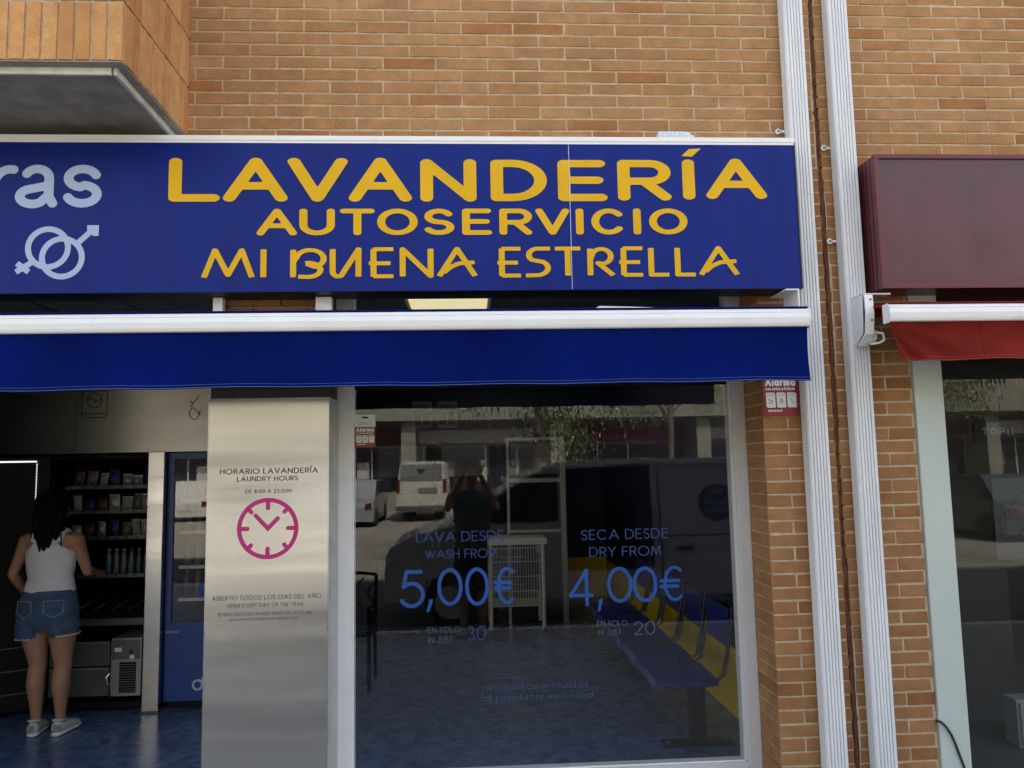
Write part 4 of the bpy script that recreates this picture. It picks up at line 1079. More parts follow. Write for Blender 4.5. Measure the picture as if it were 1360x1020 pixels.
# ------------------------------------------------------------------ people
def limb(mb,pts,n=14):
    """pts: (position, rx, ry) – elliptical sections along a bent limb"""
    secs=[]
    P=[Vector(p[0]) for p in pts]
    for i,(p,rx,ry) in enumerate(pts):
        t=(P[min(i+1,len(P)-1)]-P[max(i-1,0)]).normalized()
        ref=Vector((0,1,0)) if abs(t.y)<.8 else Vector((0,0,1))
        a=ref.cross(t).normalized(); b=t.cross(a).normalized()
        secs.append((P[i],a*rx,b*ry))
    mb.loft(secs,n)
def hand(mb,wr,d,side,s=1.):
    """five separate bent fingers on a palm, d = direction of the hand"""
    wr=Vector(wr); d=Vector(d).normalized(); up=Vector((0,0,1)) if abs(d.z)<.8 else Vector((0,1,0))
    lat=d.cross(up).normalized(); nrm=lat.cross(d).normalized()
    limb(mb,[(wr,.026*s,.020*s),(wr+d*.04*s,.036*s,.017*s),(wr+d*.085*s,.040*s,.014*s),(wr+d*.095*s,.036*s,.012*s)],12)
    for i,L in enumerate((.065,.075,.070,.055)):
        o=wr+d*.085*s+lat*(-.028+.019*i)*s
        mb.tube([o,o+d*L*.45*s-nrm*.006*s,o+d*L*.8*s-nrm*.022*s,o+d*L*.95*s-nrm*.040*s],[.0088*s,.0085*s,.008*s,.0065*s],8)
    o=wr+d*.03*s+lat*(-.03*side)*s
    mb.tube([o,o+d*.03*s-lat*.025*side*s,o+d*.06*s-lat*.030*side*s-nrm*.01*s],[.012*s,.011*s,.008*s],8)
W0=Vector((-2.872,1.83,0))
wo_=thing('person','woman with long black hair in white tank top and denim shorts, seen from behind','person',tuple(W0))
def wp(x,y,z): return (W0.x+x,W0.y+y,z)
mb=MB()
mb.loft([(wp(0,.0,.68),(.125,0,0),(0,.085,0)),(wp(0,-.015,.76),(.182,0,0),(0,.115,0)),(wp(0,-.018,.84),(.186,0,0),(0,.118,0)),(wp(0,0,.94),(.158,0,0),(0,.095,0)),(wp(0,.005,1.03),(.135,0,0),(0,.084,0)),(wp(0,0,1.14),(.150,0,0),(0,.095,0)),(wp(0,-.004,1.25),(.165,0,0),(0,.098,0)),(wp(0,0,1.315),(.150,0,0),(0,.078,0)),(wp(0,.005,1.35),(.09,0,0),(0,.06,0)),(wp(0,.01,1.38),(.052,0,0),(0,.052,0))],20)
limb(mb,[(wp(0,.005,1.33),.052,.052),(wp(0,.02,1.40),.047,.047),(wp(0,.04,1.47),.05,.05)])
mb.ball(wp(0,.055,1.515),.072,.092,.11,14)
mb.ball(wp(0,.125,1.46),.04,.035,.045,8); mb.tube([wp(0,.145,1.53),wp(0,.162,1.505),wp(0,.15,1.495)],[.008,.013,.009],8)
for s_ in (-1,1): mb.ball(wp(.074*s_,.05,1.505),.012,.02,.03,8)
for s_,cx_ in ((-1,-.060),(1,.105)):
    o=.0
    hx=.092*s_
    limb(mb,[(wp(hx,-.012,.80),.095,.108),(wp(hx*1.0+(cx_-hx)*.15,-.005,.70),.092,.10),(wp(hx+(cx_-hx)*.45,0,.60),.078,.086),(wp(hx+(cx_-hx)*.75,0,.52),.062,.068),(wp(cx_,.004,.455),.055,.058),(wp(cx_,-.012,.40),.055,.062),(wp(cx_,-.018,.33),.056,.064),(wp(cx_-.002*s_,-.006,.22),.043,.047),(wp(cx_-.003*s_,.0,.12),.031,.035),(wp(cx_,.0,.07),.033,.040)],16)
    limb(mb,[(wp(cx_,-.02,.05),.026,.030),(wp(cx_+.006*s_,.04,.045),.026,.022),(wp(cx_+.012*s_,.10,.035),.024,.014)],12)
    # arm: shoulder, elbow slightly out, forearm reaching forward into the machine
    sh_=(.165*s_,.0,1.285); el=((.252 if s_<0 else .205)*s_,.0 if s_<0 else .08,1.06 if s_<0 else 1.06); wr=((.235 if s_<0 else .15)*s_,.13 if s_<0 else .33,.915 if s_<0 else 1.02)
    def mid(a,b,f): return tuple(a[i]+(b[i]-a[i])*f for i in range(3))
    limb(mb,[(wp(.13*s_,0,1.30),.045,.050),(wp(*sh_),.052,.055),(wp(*mid(sh_,el,.35)),.043,.046),(wp(*mid(sh_,el,.8)),.036,.038),(wp(*el),.034,.036),(wp(*mid(el,wr,.25)),.036,.037),(wp(*mid(el,wr,.65)),.029,.028),(wp(*wr),.022,.020)],12)
    hand(mb,wp(*wr),Vector(wr)-Vector(el)+Vector((0,.05,0)),s_,.95)
remeshed(mb,'body','skin_tan',wo_,.0075,5)
# tank top
mb=MB()
mb.loft([(wp(0,-.004,.935),(.170,0,0),(0,.108,0)),(wp(0,.002,.97),(.160,0,0),(0,.102,0)),(wp(0,.005,1.03),(.147,0,0),(0,.096,0)),(wp(0,0,1.12),(.160,0,0),(0,.105,0)),(wp(0,-.004,1.20),(.168,0,0),(0,.110,0)),(wp(0,-.004,1.245),(.146,0,0),(0,.110,0)),(wp(0,0,1.285),(.118,0,0),(0,.098,0)),(wp(0,0,1.31),(.112,0,0),(0,.088,0))],22)
for s_ in (-1,1): mb.tube([wp(.085*s_,-.07,1.28),wp(.092*s_,-.055,1.325),wp(.094*s_,-.015,1.352),wp(.092*s_,.04,1.335),wp(.08*s_,.08,1.28)],.021,8)
tk=remeshed(mb,'tank_top','cotton_white',wo_,.007,4)
for v in tk.data.vertices:
    p=v.co; k=noise.noise(Vector((p.x*4,p.y*4,p.z*22+p.x*9)))
    v.co += Vector((p.x,p.y,0)).normalized()*k*.006*max(0,min(1,(1.25-p.z)*4))
# denim shorts
mb=MB()
mb.loft([(wp(0,-.012,.690),(.17,0,0),(0,.095,0)),(wp(0,-.014,.75),(.199,0,0),(0,.128,0)),(wp(0,-.018,.82),(.203,0,0),(0,.132,0)),(wp(0,-.010,.90),(.182,0,0),(0,.118,0)),(wp(0,-.004,.955),(.166,0,0),(0,.104,0))],22)
for s_,cx_ in ((-1,-.1),(1,.1)):
    limb(mb,[(wp(.088*s_,-.012,.80),.102,.120),(wp(.104*s_,-.010,.71),.098,.114),(wp(.112*s_+.004,-.006,.655+.01*s_),.0935,.108)],18)
shr=remeshed(mb,'denim_shorts','denim',wo_,.0075,3)
for v in shr.data.vertices:
    p=v.co; k=noise.noise(Vector((p.x*16,p.y*16,p.z*30))); v.co+=Vector((p.x,p.y,0)).normalized()*k*.004
for s_ in (-1,1):
    n=40; pts=[]
    for i in range(n+1):
        a=2*PI*i/n; pts.append(wp(.112*s_+.004+.0875*math.cos(a),-.006+.103*math.sin(a),.652+.01*s_-.006*math.cos(a)*s_+random.uniform(-.004,.004)))
    MB().tube(pts,.0055,6,cap=False).build('frayed_hem','denim_fray',shr,smooth=True)
    # back pocket
    pk=[]
    for u,v_ in ((-.5,.0),(-.5,-.7),(0,-1),(.5,-.7),(.5,0),(-.5,0)):
        x=.095*s_+u*.11; z=.895+v_*.11; rx,ry=.203,.134
        y=-.018-ry*math.sqrt(max(0,1-(x/rx)**2)) if abs(x)<rx else 0
        pk.append(wp(x,y-.002,z))
    MB().tube(pk,.0012,5).build('pocket_seam','denim_fray',shr)
MB().tube([wp(.150*math.cos(a)*1.09,-.006-.106*abs(math.sin(a)),.928) for a in [PI*i/16 for i in range(17)]],.0012,5).build('waist_seam','denim_fray',shr)
# hair: cap plus many tapered strands down the back
mb=MB(); mb.ball(wp(0,.035,1.53),.088,.105,.118,14)
r=random.Random(2)
for i in range(90):
    a=r.uniform(-1,1); x=.082*a; y=.035-.10*math.sqrt(max(0,1-a*a))+r.uniform(-.01,.012); L=r.uniform(.30,.40)-.10*abs(a)
    pts=[]; z0=1.56+r.uniform(-.04,.04); xs=x
    for q in range(7):
        f=q/6; spread=1+.25*math.sin(f*PI*.8); end=(.55 if f>.8 else 1)
        pts.append(wp(xs*spread*(1-.25*f)+.008*math.sin(f*7+i),min(y,.0)-.035*math.sin(f*2.6)-.012,z0-L*f))
    mb.tube(pts,[.017,.019,.020,.019,.016,.011,.003],6)
for i in range(70):
    a=r.uniform(-1.15,1.15); L=r.uniform(.30,.47); z0=1.56; ph_=r.uniform(0,6)
    mb.tube([wp(.085*a*(1+.15*math.sin(f_*3+ph_)),.0-.05*math.sin(f_*2.4)-.03,z0-L*f_) for f_ in (.1,.35,.6,.8,1.0)],[.004,.0035,.003,.0022,.0010],4)
mb.build('hair','hair_black',wo_,smooth=True)
for s_,cx_ in ((-1,-.062),(1,.107)):
    y0=-.055; sx=.018*s_
    def sp(x,y,z): return wp(cx_+x+ (y+.0)*.14*s_,y,z)
    u=MB().loft([(sp(0,-.052,.058),(.030,0,0),(0,.004,.036)),(sp(0,-.030,.052),(.036,0,0),(0,.0,.042)),(sp(0,.02,.052),(.037,0,0),(0,0,.044)),(sp(0,.08,.046),(.042,0,0),(0,0,.030)),(sp(0,.13,.040),(.042,0,0),(0,0,.022)),(sp(0,.165,.034),(.028,0,0),(0,0,.014))],16)
    u.tube([sp(.034*math.cos(a),-.012+.042*math.sin(a),.096+.008*math.sin(a)*-1) for a in [2*PI*i/16 for i in range(17)]],.009,6)
    s2=u.build('sneaker','shoe_cream',wo_,smooth=True)
    MB().loft([(sp(0,-.060,.013),(.028,0,0),(0,0,.012)),(sp(0,-.03,.013),(.040,0,0),(0,0,.013)),(sp(0,.05,.013),(.040,0,0),(0,0,.013)),(sp(0,.11,.013),(.047,0,0),(0,0,.012)),(sp(0,.165,.015),(.036,0,0),(0,0,.010)),(sp(0,.183,.018),(.014,0,0),(0,0,.005))],14).build('sole','shoe_sole',s2,smooth=True)
    MB().box(cx_+W0.x-.024,cx_+W0.x+.024,W0.y-.060,W0.y-.050,.030,.075,.004).build('heel_patch','shoe_grey',s2)

# photographer holding a phone, standing on the pavement; seen only as a reflection
H0=Vector((0.02,-4.16,GZ))
ph=thing('person','photographer in a teal shirt holding up a phone on the pavement','person',tuple(H0))
def hp(x,y,z): return (H0.x+x,H0.y+y,H0.z+z)
mb=MB()
mb.loft([(hp(0,0,.84),(.14,0,0),(0,.10,0)),(hp(0,0,.95),(.18,0,0),(0,.13,0)),(hp(0,.02,1.10),(.17,0,0),(0,.13,0)),(hp(0,0,1.30),(.19,0,0),(0,.125,0)),(hp(0,0,1.45),(.20,0,0),(0,.11,0)),(hp(0,0,1.53),(.12,0,0),(0,.07,0))],20)
limb(mb,[(hp(0,0,1.50),.06,.06),(hp(0,.02,1.58),.056,.056),(hp(0,.03,1.64),.056,.056)])
mb.ball(hp(0,.035,1.70),.078,.098,.118,14); mb.tube([hp(0,.13,1.71),hp(0,.152,1.68),hp(0,.135,1.67)],[.009,.015,.01],8)
for s_ in (-1,1):
    mb.ball(hp(.08*s_,.03,1.70),.012,.02,.032,8)
    limb(mb,[(hp(.1*s_,0,.90),.10,.11),(hp(.1*s_,0,.70),.085,.09),(hp(.1*s_,0,.5),.06,.065),(hp(.1*s_,-.01,.35),.06,.065),(hp(.1*s_,0,.10),.036,.042),(hp(.1*s_,.0,.05),.035,.05),(hp(.11*s_,.12,.03),.042,.028)],14)
    sh_=(.19*s_,0,1.46); el=(.26*s_,.17,1.34); wr=(.085*s_,.37,1.70)
    limb(mb,[(hp(.14*s_,0,1.47),.055,.06),(hp(*sh_),.058,.06),(hp(*mid(sh_,el,.6)),.048,.05),(hp(*el),.042,.044),(hp(*mid(el,wr,.3)),.044,.044),(hp(*mid(el,wr,.75)),.032,.03),(hp(*wr),.027,.024)],12)
    hand(mb,hp(*wr),(-.02*s_,.05,.12),s_,1.0)
remeshed(mb,'body','skin',ph,.012,4)
mb=MB()
mb.loft([(hp(0,0,.88),(.19,0,0),(0,.145,0)),(hp(0,.01,1.05),(.19,0,0),(0,.15,0)),(hp(0,0,1.30),(.205,0,0),(0,.14,0)),(hp(0,0,1.45),(.215,0,0),(0,.125,0)),(hp(0,0,1.53),(.12,0,0),(0,.08,0))],20)
for s_ in (-1,1): limb(mb,[(hp(.14*s_,0,1.46),.07,.075),(hp(.2*s_,0.01,1.45),.07,.075),(hp(.235*s_,.09,1.385),.062,.064)],12)
remeshed(mb,'shirt','shirt_teal',ph,.014,3)
mb=MB(); mb.loft([(hp(0,0,.80),(.17,0,0),(0,.12,0)),(hp(0,0,.93),(.185,0,0),(0,.138,0))],20)
for s_ in (-1,1): limb(mb,[(hp(.1*s_,0,.90),.105,.12),(hp(.1*s_,0,.7),.10,.105),(hp(.1*s_,0,.48),.09,.095)],14)
remeshed(mb,'shorts','trousers_dark',ph,.014,3)
MB().ball(hp(0,.015,1.735),.088,.105,.10,12).build('hair','hair_black',ph,smooth=True)
for s_ in (-1,1): MB().loft([(hp(.1*s_,-.07,.05),(.035,0,0),(0,0,.045)),(hp(.105*s_,.05,.045),(.045,0,0),(0,0,.04)),(hp(.12*s_,.16,.035),(.045,0,0),(0,0,.025)),(hp(.125*s_,.2,.03),(.025,0,0),(0,0,.015))],12).build('shoe','far_white',ph,smooth=True)
pn=thing('phone','dark phone held up by the photographer','phone',(0,-3.715,1.75))
box('phone_body','machine_black',pn,-.075,.075,-3.728,-3.719,1.715,1.79,.003)
MB().lathe([(0,0),(.011,0),(.011,.003),(0,.003)],(-.05,-3.7185,1.765),14,'y').build('camera_ring','chrome',pn)

# ------------------------------------------------------------------ laundry interior
ct=thing('laundry_cart','white wire laundry cart with a flat top in the middle of the laundry','cart',(.48,4.5,0))
box('top_board','wire_white',ct,.18,.80,4.45,4.95,.895,.958,.004)
for x in (.205,.755):
    for y in (4.47,4.91): MB().tube([(x,y,.03),(x,y,.894)],.020,8).build('leg','wire_white',ct)
mb=MB()
for z in (.27,.42,.57,.72,.86):
    mb.tube([(.21,4.47,z),(.75,4.47,z)],.004,5); mb.tube([(.21,4.9,z),(.75,4.9,z)],.004,5)
for i in range(19):
    x=.225+i*.029; mb.tube([(x,4.47,.26),(x,4.47,.88)],.0022,4); mb.tube([(x,4.9,.26),(x,4.9,.88)],.0022,4)
for i in range(12): mb.tube([(.21,4.49+i*.036,.262),(.75,4.49+i*.036,.262)],.0022,4)
mb.build('wire_basket','wire_white',ct)
for x in (.205,.755): MB().lathe([(0,-.008),(.028,-.008),(.028,.008),(0,.008)],(x,4.47,.03),14,'x').build('caster','rubber_black',ct)
def dryer(x0,label,tm='steel_dark'):
    t=thing('dryer',label,'dryer',(x0+.33,5.0,0),'steel dryers at the back of the laundry')
    y=4.92
    box('cabinet','machine_black',t,x0,x0+.66,y,5.7,.0,2.03)
    for b in ((x0,x0+.03,0,2.03),(x0+.60,x0+.66,0,2.03),(x0+.031,x0+.599,2.0,2.03),(x0+.031,x0+.599,1.53,1.575),(x0+.031,x0+.599,.98,1.01)): box('trim',tm,t,b[0],b[1],y-.02,y-.001,b[2],b[3])
    box('display_panel','machine_grey',t,x0+.05,x0+.58,y-.010,y-.002,1.62,1.96)
    for z in (.55,1.28): 
        d=MB().lathe([(.185,0),(.20,-.0),(.21,-.02),(.20,-.03),(.188,-.025)],(x0+.31,y-.002,z),28,'y').build('door_ring','machine_black',t,smooth=True)
        MB().lathe([(0,-.02),(.10,-.018),(.184,-.004)],(x0+.31,y-.002,z),24,'y').build('door_glass','machine_black',d,smooth=True)
    box('screen','poster_grey',t,x0+.36,x0+.54,y-.014,y-.0101,1.70,1.80)
    return t
dryer(.41,'tall steel framed dryer behind the wire cart')
dryer(-.36,'dark dryer left of the wire cart, half hidden by reflections','machine_black')
dryer(-1.06,'leftmost dryer against the back of the laundry','machine_black')
for i,(x,z,l) in enumerate([(-.52,2.30,'left poster with small pictures above the dryers'),(-.24,2.30,'right poster with small pictures above the dryers')]):
    t=thing('poster',l,'poster',(x,4.9,z)); box('board','poster_grey',t,x-.11,x+.11,4.90,4.915,z-.15,z+.15)
    box('picture','ink_black',t,x-.09,x-.01,4.893,4.8995,z-.11,z+.03); box('picture','ink_black',t,x+.01,x+.09,4.893,4.8995,z-.11,z+.03); box('heading','ink_grey',t,x-.09,x+.09,4.893,4.8995,z+.06,z+.11)
# row of five seats on a beam
bn=thing('bench','row of blue seats with black tube backs along the yellow band','bench',(1.40,2.3,0)); BX=-.06
MB().tube([(1.40,.95,.36),(1.40,3.75,.36)],.03,8).build('beam','chair_metal',bn)
for y in (1.18,3.47):
    MB().box(1.345,1.435,y-.035,y+.035,.02,.385,.006).build('pedestal','chair_metal',bn)
    MB().box(1.16,1.60,y-.05,y+.05,.002,.0195,.004).build('foot_plate','chair_metal',bn)
    for x in (1.2,1.56): MB().lathe([(0,0),(.010,0),(.010,.006),(0,.006)],(x,y,.0198),8).build('bolt','chrome',bn)
for i in range(5):
    y0=1.0+i*.54; y1=y0+.50
    secs=[]
    mb=MB(); vs=[]; N_=10
    prof=[(1.13,.425),(1.16,.440),(1.25,.437),(1.36,.428),(1.46,.425),(1.54,.433)]
    for x,z in prof:
        for q in range(9):
            f=q/8; e=math.sin(f*PI)**.5; vs.append((x, y0+(y1-y0)*f+(.0), z-.02*(1-e)))
    for x,z in prof:
        for q in range(9):
            f=q/8; e=math.sin(f*PI)**.5; vs.append((x, y0+(y1-y0)*f, z-.02*(1-e)-.018))
    n1=9; m1=len(prof); fs=[]
    for b in (0,n1*m1): fs+=[(b+a*n1+q,b+a*n1+q+1,b+(a+1)*n1+q+1,b+(a+1)*n1+q) for a in range(m1-1) for q in range(n1-1)]
    o2=n1*m1
    for q in range(n1-1): fs.append((q,q+1,o2+q+1,o2+q)); fs.append(((m1-1)*n1+q,(m1-1)*n1+q+1,o2+(m1-1)*n1+q+1,o2+(m1-1)*n1+q))
    for a in range(m1-1): fs.append((a*n1,(a+1)*n1,o2+(a+1)*n1,o2+a*n1)); fs.append((a*n1+8,(a+1)*n1+8,o2+(a+1)*n1+8,o2+a*n1+8))
    mb.add(vs,fs).build('seat','seat_blue',bn,smooth=False)
    MB().box(1.618,1.632,y0+.05,y1-.05,.60,.84,.006).build('backrest','seat_blue',bn)
    for y in (y0+.02,y1-.02):
        MB().tube([(1.44,y,.415),(1.53,y,.42),(1.575,y,.45),(1.60,y,.56),(1.635,y,.75),(1.645,y,.85)],.0125,8).build('back_tube','chair_metal',bn)

for o in bn.children:
    if not o.name.startswith(('pedestal','foot_plate','bolt')): o.location.x-=.06

# ------------------------------------------------------------------ neighbouring shop window and interior
nw=thing('shop_window','shop window with a broad pale green frame under the red awning','window',(3.4,0,0))
box('frame','frame_green',nw,2.2175,2.362,-.012,.12,GZ,3.0)
box('frame','frame_green',nw,2.362,5.2,-.005,.12,GZ,.08); box('shutter_box','machine_black',nw,2.3625,5.2,-.002,.12,2.13,3.0)
MB().add([(2.362,.03,.08),(5.2,.03,.08),(5.2,.03,2.129),(2.362,.03,2.129)],[(0,1,2,3)]).build('pane','glass_next',nw,fixn=False)
struct(box('floor_next','wall_grey',None,2.19,6.2,.13,6.5,-.1,-.003)); bpy.data.objects['floor_next'].name='floor'
wall('back_wall','wall_grey','grey back wall of the shop next door',2.19,6.2,4.6,4.7,-.1,3.2)
cb=thing('cabinet','white low cabinet inside the shop next door','cabinet',(3.35,1.0,0))
box('carcass','white_furniture',cb,3.25,4.1,.9,1.02,.0,.28,.006); 
for i in range(2): box('door','white_furniture',cb,3.265+i*.4,3.655+i*.4,.885,.899,.02,.26,.003)
tb=thing('counter','grey counter at the back of the shop next door','counter',(3.0,2.6,0)); box('front','machine_grey',tb,2.9,4.4,2.5,3.0,.0,.82); box('top','machine_grey',tb,2.85,4.45,2.45,3.05,.821,.86)
po=thing('poster','pale poster board with a drawn car inside the shop next door','poster',(3.2,.8,1.0))
box('board','poster_grey',po,3.14,3.7,.80,.82,1.12,1.60)
vs,fs=fill_safe(outline([[(3.17,1.36),(3.24,1.42),(3.32,1.52),(3.6,1.53)],arc(3.34,1.25,.05,.05,0,360,20),[(3.17,1.36),(3.18,1.24),(3.27,1.24)],[(3.42,1.24),(3.66,1.24)]],.008,.004)); MB().add([(p[0],.797,p[1]) for p in vs],fs).build('car_drawing','machine_grey',po,fixn=False)
bs=thing('hanging_sign','small black sign lettered in grey inside the shop next door','sign',(3.2,1.2,1.9)); box('board','machine_black',bs,3.33,3.7,1.2,1.22,1.82,2.0)
for ch,a,b in [('T',3.38,3.42),('O',3.435,3.485),('P',3.50,3.54),('i',3.555,3.57),('l',3.585,3.60)]: letter(ch,a,b,1.87,1.92,1.197,.009,'letter_pale',bs)
cbl=tag(MB().tube([(2.205,-.006,.488),(2.222,-.020,.486),(2.245,-.022,.462),(2.268,-.020,.425),(2.285,-.018,.385),(2.300,-.018,.338),(2.325,-.018,.262),(2.35,-.018,.18),(2.36,-.018,.0)],.0055,8).build('cable','rubber_black',None,smooth=True),'black cable coming out of the brick beside the pale green window frame','cable')

# ------------------------------------------------------------------ street behind the camera (seen as reflections)
def wheel(t,x,y,z,r,s_):
    w_=MB().lathe([(0,-.09),(r*.8,-.09),(r,-.06),(r,.06),(r*.8,.09),(0,.09)],(x,y,z),24,'y').build('wheel','tyre',t,smooth=False)
    MB().lathe([(0,-.012),(r*.3,-.012),(r*.62,.0),(r*.62,.01),(0,.01)],(x,y+s_*.095,z),20,'y').build('rim','chrome',w_)
RZ=GZ-.13
# near van, side on, nose to the left
nv=thing('parked_van','compact white van parked at the kerb with a dark round logo','van',(1.2,-5.7,RZ))
y0,y1=-6.55,-4.82
def V(pts): return [(x,z+0) for x,z in pts]
body=V([(-.98,.18),(-.99,.55),(-.93,.80),(-.60,.945),(-.20,1.04),(.25,1.34),(.72,1.62),(1.02,1.735),(1.9,1.775),(4.2,1.755),(4.28,1.6),(4.32,.4),(4.30,.18),(3.93,.18),(3.88,.42),(3.60,.50),(3.32,.42),(3.27,.18),(.10,.18),(.05,.42),(-.23,.50),(-.51,.42),(-.56,.18)])
MB().prism(body,'y',y0,y1).build('body','van_white',nv)
MB().prism(V([(-.12,1.06),(.28,1.33),(.70,1.585),(.98,1.69),(1.03,1.69),(1.03,1.06)]),'y',y1+.0006,y1+.006).build('side_window','car_glass',nv)
MB().prism(V([(1.12,.50),(1.12,1.66),(2.12,1.69),(2.16,.50)]),'y',y1+.0006,y1+.005).build('sliding_door_opening','machine_black',nv)
MB().add([(-.17,y0+.08,1.058),(-.17,y1-.08,1.058),(.995,y1-.14,1.733),(.995,y0+.14,1.733)],[(0,1,2,3)]).build('windscreen','car_glass',nv,at=None)
for o in [c for c in nv.children if c.name.startswith('windscreen')]: o.location+=Vector((-.02,0,.018))
MB().prism([(1.0,1.738),(1.9,1.776),(4.2,1.757),(4.2,1.69),(1.9,1.712),(1.0,1.67)],'y',y1+.0006,y1+.02).build('sunlit_roof_strip','white_alu',nv)  # pale strip on the roof edge, sunlit brightness put into its colour
MB().tube([(2.25,y1+.003,.3),(2.22,y1+.003,1.6)],.006,4).tube([(2.2,y1+.003,.86),(3.35,y1+.003,.87)],.006,4).build('panel_line','machine_black',nv)
MB().box(2.42,2.62,y1,y1+.03,.70,.735,.008).build('door_handle','machine_black',nv)
lg=MB().lathe([(0,0),(.22,0),(.22,.003),(0,.003)],(2.92,y1+.001,1.24),32,'y').build('round_logo','pack_blue',nv)
for (a,b,zz,s_) in ((2.85,2.99,1.35,'la'),(2.78,3.06,1.22,'world'),(2.76,3.08,1.12,'clean')):
    o=text(s_,-b,-a,zz,zz+.06,-(y1+.006),.010,'letter_pale',lg); o.rotation_euler=(0,0,PI); o.location=Vector((0,0,0))-wl(lg)+Vector((0,0,0)); 
    for v in o.data.vertices: v.co=v.co+wl(lg)
for x in (-.23,3.6): wheel(nv,x,y1-.10,.31+RZ+.05,.31,1); wheel(nv,x,y0+.10,.31+RZ+.05,.31,-1)
MB().box(.05,.20,y1+.02,y1+.16,1.02,1.17,.03).build('mirror','machine_black',nv); MB().box(-.99,-.90,y1-.35,y1-.08,.58,.72,.02).build('headlight','far_white',nv)
# far van, rear view, sunlit
fv=thing('parked_van','white van parked across the road showing its rear doors','van',(-1.6,-23.5,RZ))
MB().prism([(-2.50,.15),(-2.50,1.0),(-2.38,1.75),(-2.25,1.86),(-1.02,1.86),(-.90,1.75),(-.80,1.0),(-.80,.15)],'y',-26.8,-22.4).build('body','far_white',fv)
box('rear_window','poster_grey',fv,-2.36,-.94,-22.39,-22.37,1.22,1.76); box('plate_recess','poster_grey',fv,-1.75,-1.10,-22.39,-22.37,.78,.96)
MB().add([(-1.85,-22.36,1.60),(-1.50,-22.36,1.60),(-1.67,-22.36,1.38)],[(0,1,2)]).build('triangle_logo','machine_black',fv)
box('bumper','machine_grey',fv,-2.52,-.78,-22.45,-22.33,.18,.36,.03)
for x in (-2.49,-.90): box('tail_light','lamp_red',fv,x,x+.10,-22.40,-22.36,.8,1.25)
for x in (-2.2,-1.1):
    for y in (-23.1,-26.0): MB().lathe([(0,-.1),(.3,-.1),(.3,.1),(0,.1)],(x,y,RZ+.3),18,'x').build('wheel','tyre',fv)
# silver car left, rear three quarter
def car(x,y,L,Wd,H,m,label,face=1):
    t=thing('parked_car',label,'car',(x,y,RZ)); z=RZ+.18
    pr=[(0,.0),(0,.45),(.05,.62),(.35,.72),(.75,H-.2),(1.2,H-.19),(2.2,H-.2),(2.9,.80),(3.7,.70),(L,.5),(L,.0)]
    pr=[(y-face*(a),z+b) for a,b in pr]
    MB().prism(pr,'x',x-Wd/2,x+Wd/2).build('body',m,t)
    gl_=[(y-face*a,z+b) for a,b in [(.42,.74),(.78,H-.26),(2.15,H-.26),(2.75,.82)]]
    for s_ in (-1,1): MB().prism(gl_,'x',x+s_*(Wd/2+.002),x+s_*(Wd/2+.012)).build('side_window','car_glass',t)
    MB().add([(x-Wd/2+.1,y-face*.40+face*.012,z+.76),(x+Wd/2-.1,y-face*.40+face*.012,z+.76),(x+Wd/2-.18,y-face*.74+face*.012,z+H-.24),(x-Wd/2+.18,y-face*.74+face*.012,z+H-.24)],[(0,1,2,3)]).build('rear_window','car_glass',t)
    for s_ in (-1,1):
        box('tail_light','lamp_red',t,x+s_*(Wd/2-.16)-.1,x+s_*(Wd/2-.16)+.1,*(sorted((y+face*.001,y+face*.03))),z+.38,z+.58)
        for a in (.7,L-.8): MB().lathe([(0,-.1),(.3,-.1),(.3,.1),(0,.1)],(x+s_*(Wd/2-.08),y-face*a,RZ+.3),18,'x').build('wheel','tyre',t)
    MB().box(x-.26,x+.26,*(sorted((y+face*.005,y+face*.03))),z+.22,z+.33).build('number_plate','far_white',t)
    return t
car(-3.9,-20.5,4.1,1.72,1.5,'car_silver','silver car parked left of the white van across the road')
car(-7.2,-20.8,4.2,1.75,1.45,'car_blue','dark blue car parked across the road, far left')
car(2.0,-22,4.0,1.7,1.48,'car_blue','dark car parked right of the white van across the road')
car(9.0,-21,4.2,1.75,1.5,'car_silver','silver car parked across the road behind the tree')
car(12.5,-12.5,4.2,1.75,1.48,'car_blue','dark car standing on the sunny road, far right')
car(-10.5,-21,4.2,1.75,1.5,'far_white','white car parked across the road, farthest left')
# opposite building
ob=thing('apartment_building','pale brick apartment building with shops across the road','building',(0,-36,RZ))
YB2=-34.
box('wall','far_brick',ob,-45,45,-46,YB2-.5,4.3,14.0)
box('wall','far_brick',ob,-45,45,-46,YB2-1.6,RZ,4.29)
box('floor_slab','far_slab',ob,-45,45,YB2-1.6,YB2+.6,3.9,5.0); box('floor_slab','far_slab',ob,-45,45,YB2-.499,YB2+.5,7.6,8.1); box('floor_slab','far_slab',ob,-45,45,YB2-.499,YB2+.5,10.7,11.2)
rnd=random.Random(9)
for i in range(16):
    x=-40+i*5.1
    for z in (5.4,8.5,11.6):
        w_=box('window','far_dark',ob,x,x+1.6,YB2-.49,YB2-.45,z,z+1.5)
    rl=MB()
    for q in range(12): rl.box(x-.5+q*.24,x-.46+q*.24,YB2+.42,YB2+.46,5.0,6.0)
    rl.box(x-.5,x+2.2,YB2+.42,YB2+.46,6.0,6.06).build('railing','far_white',ob)
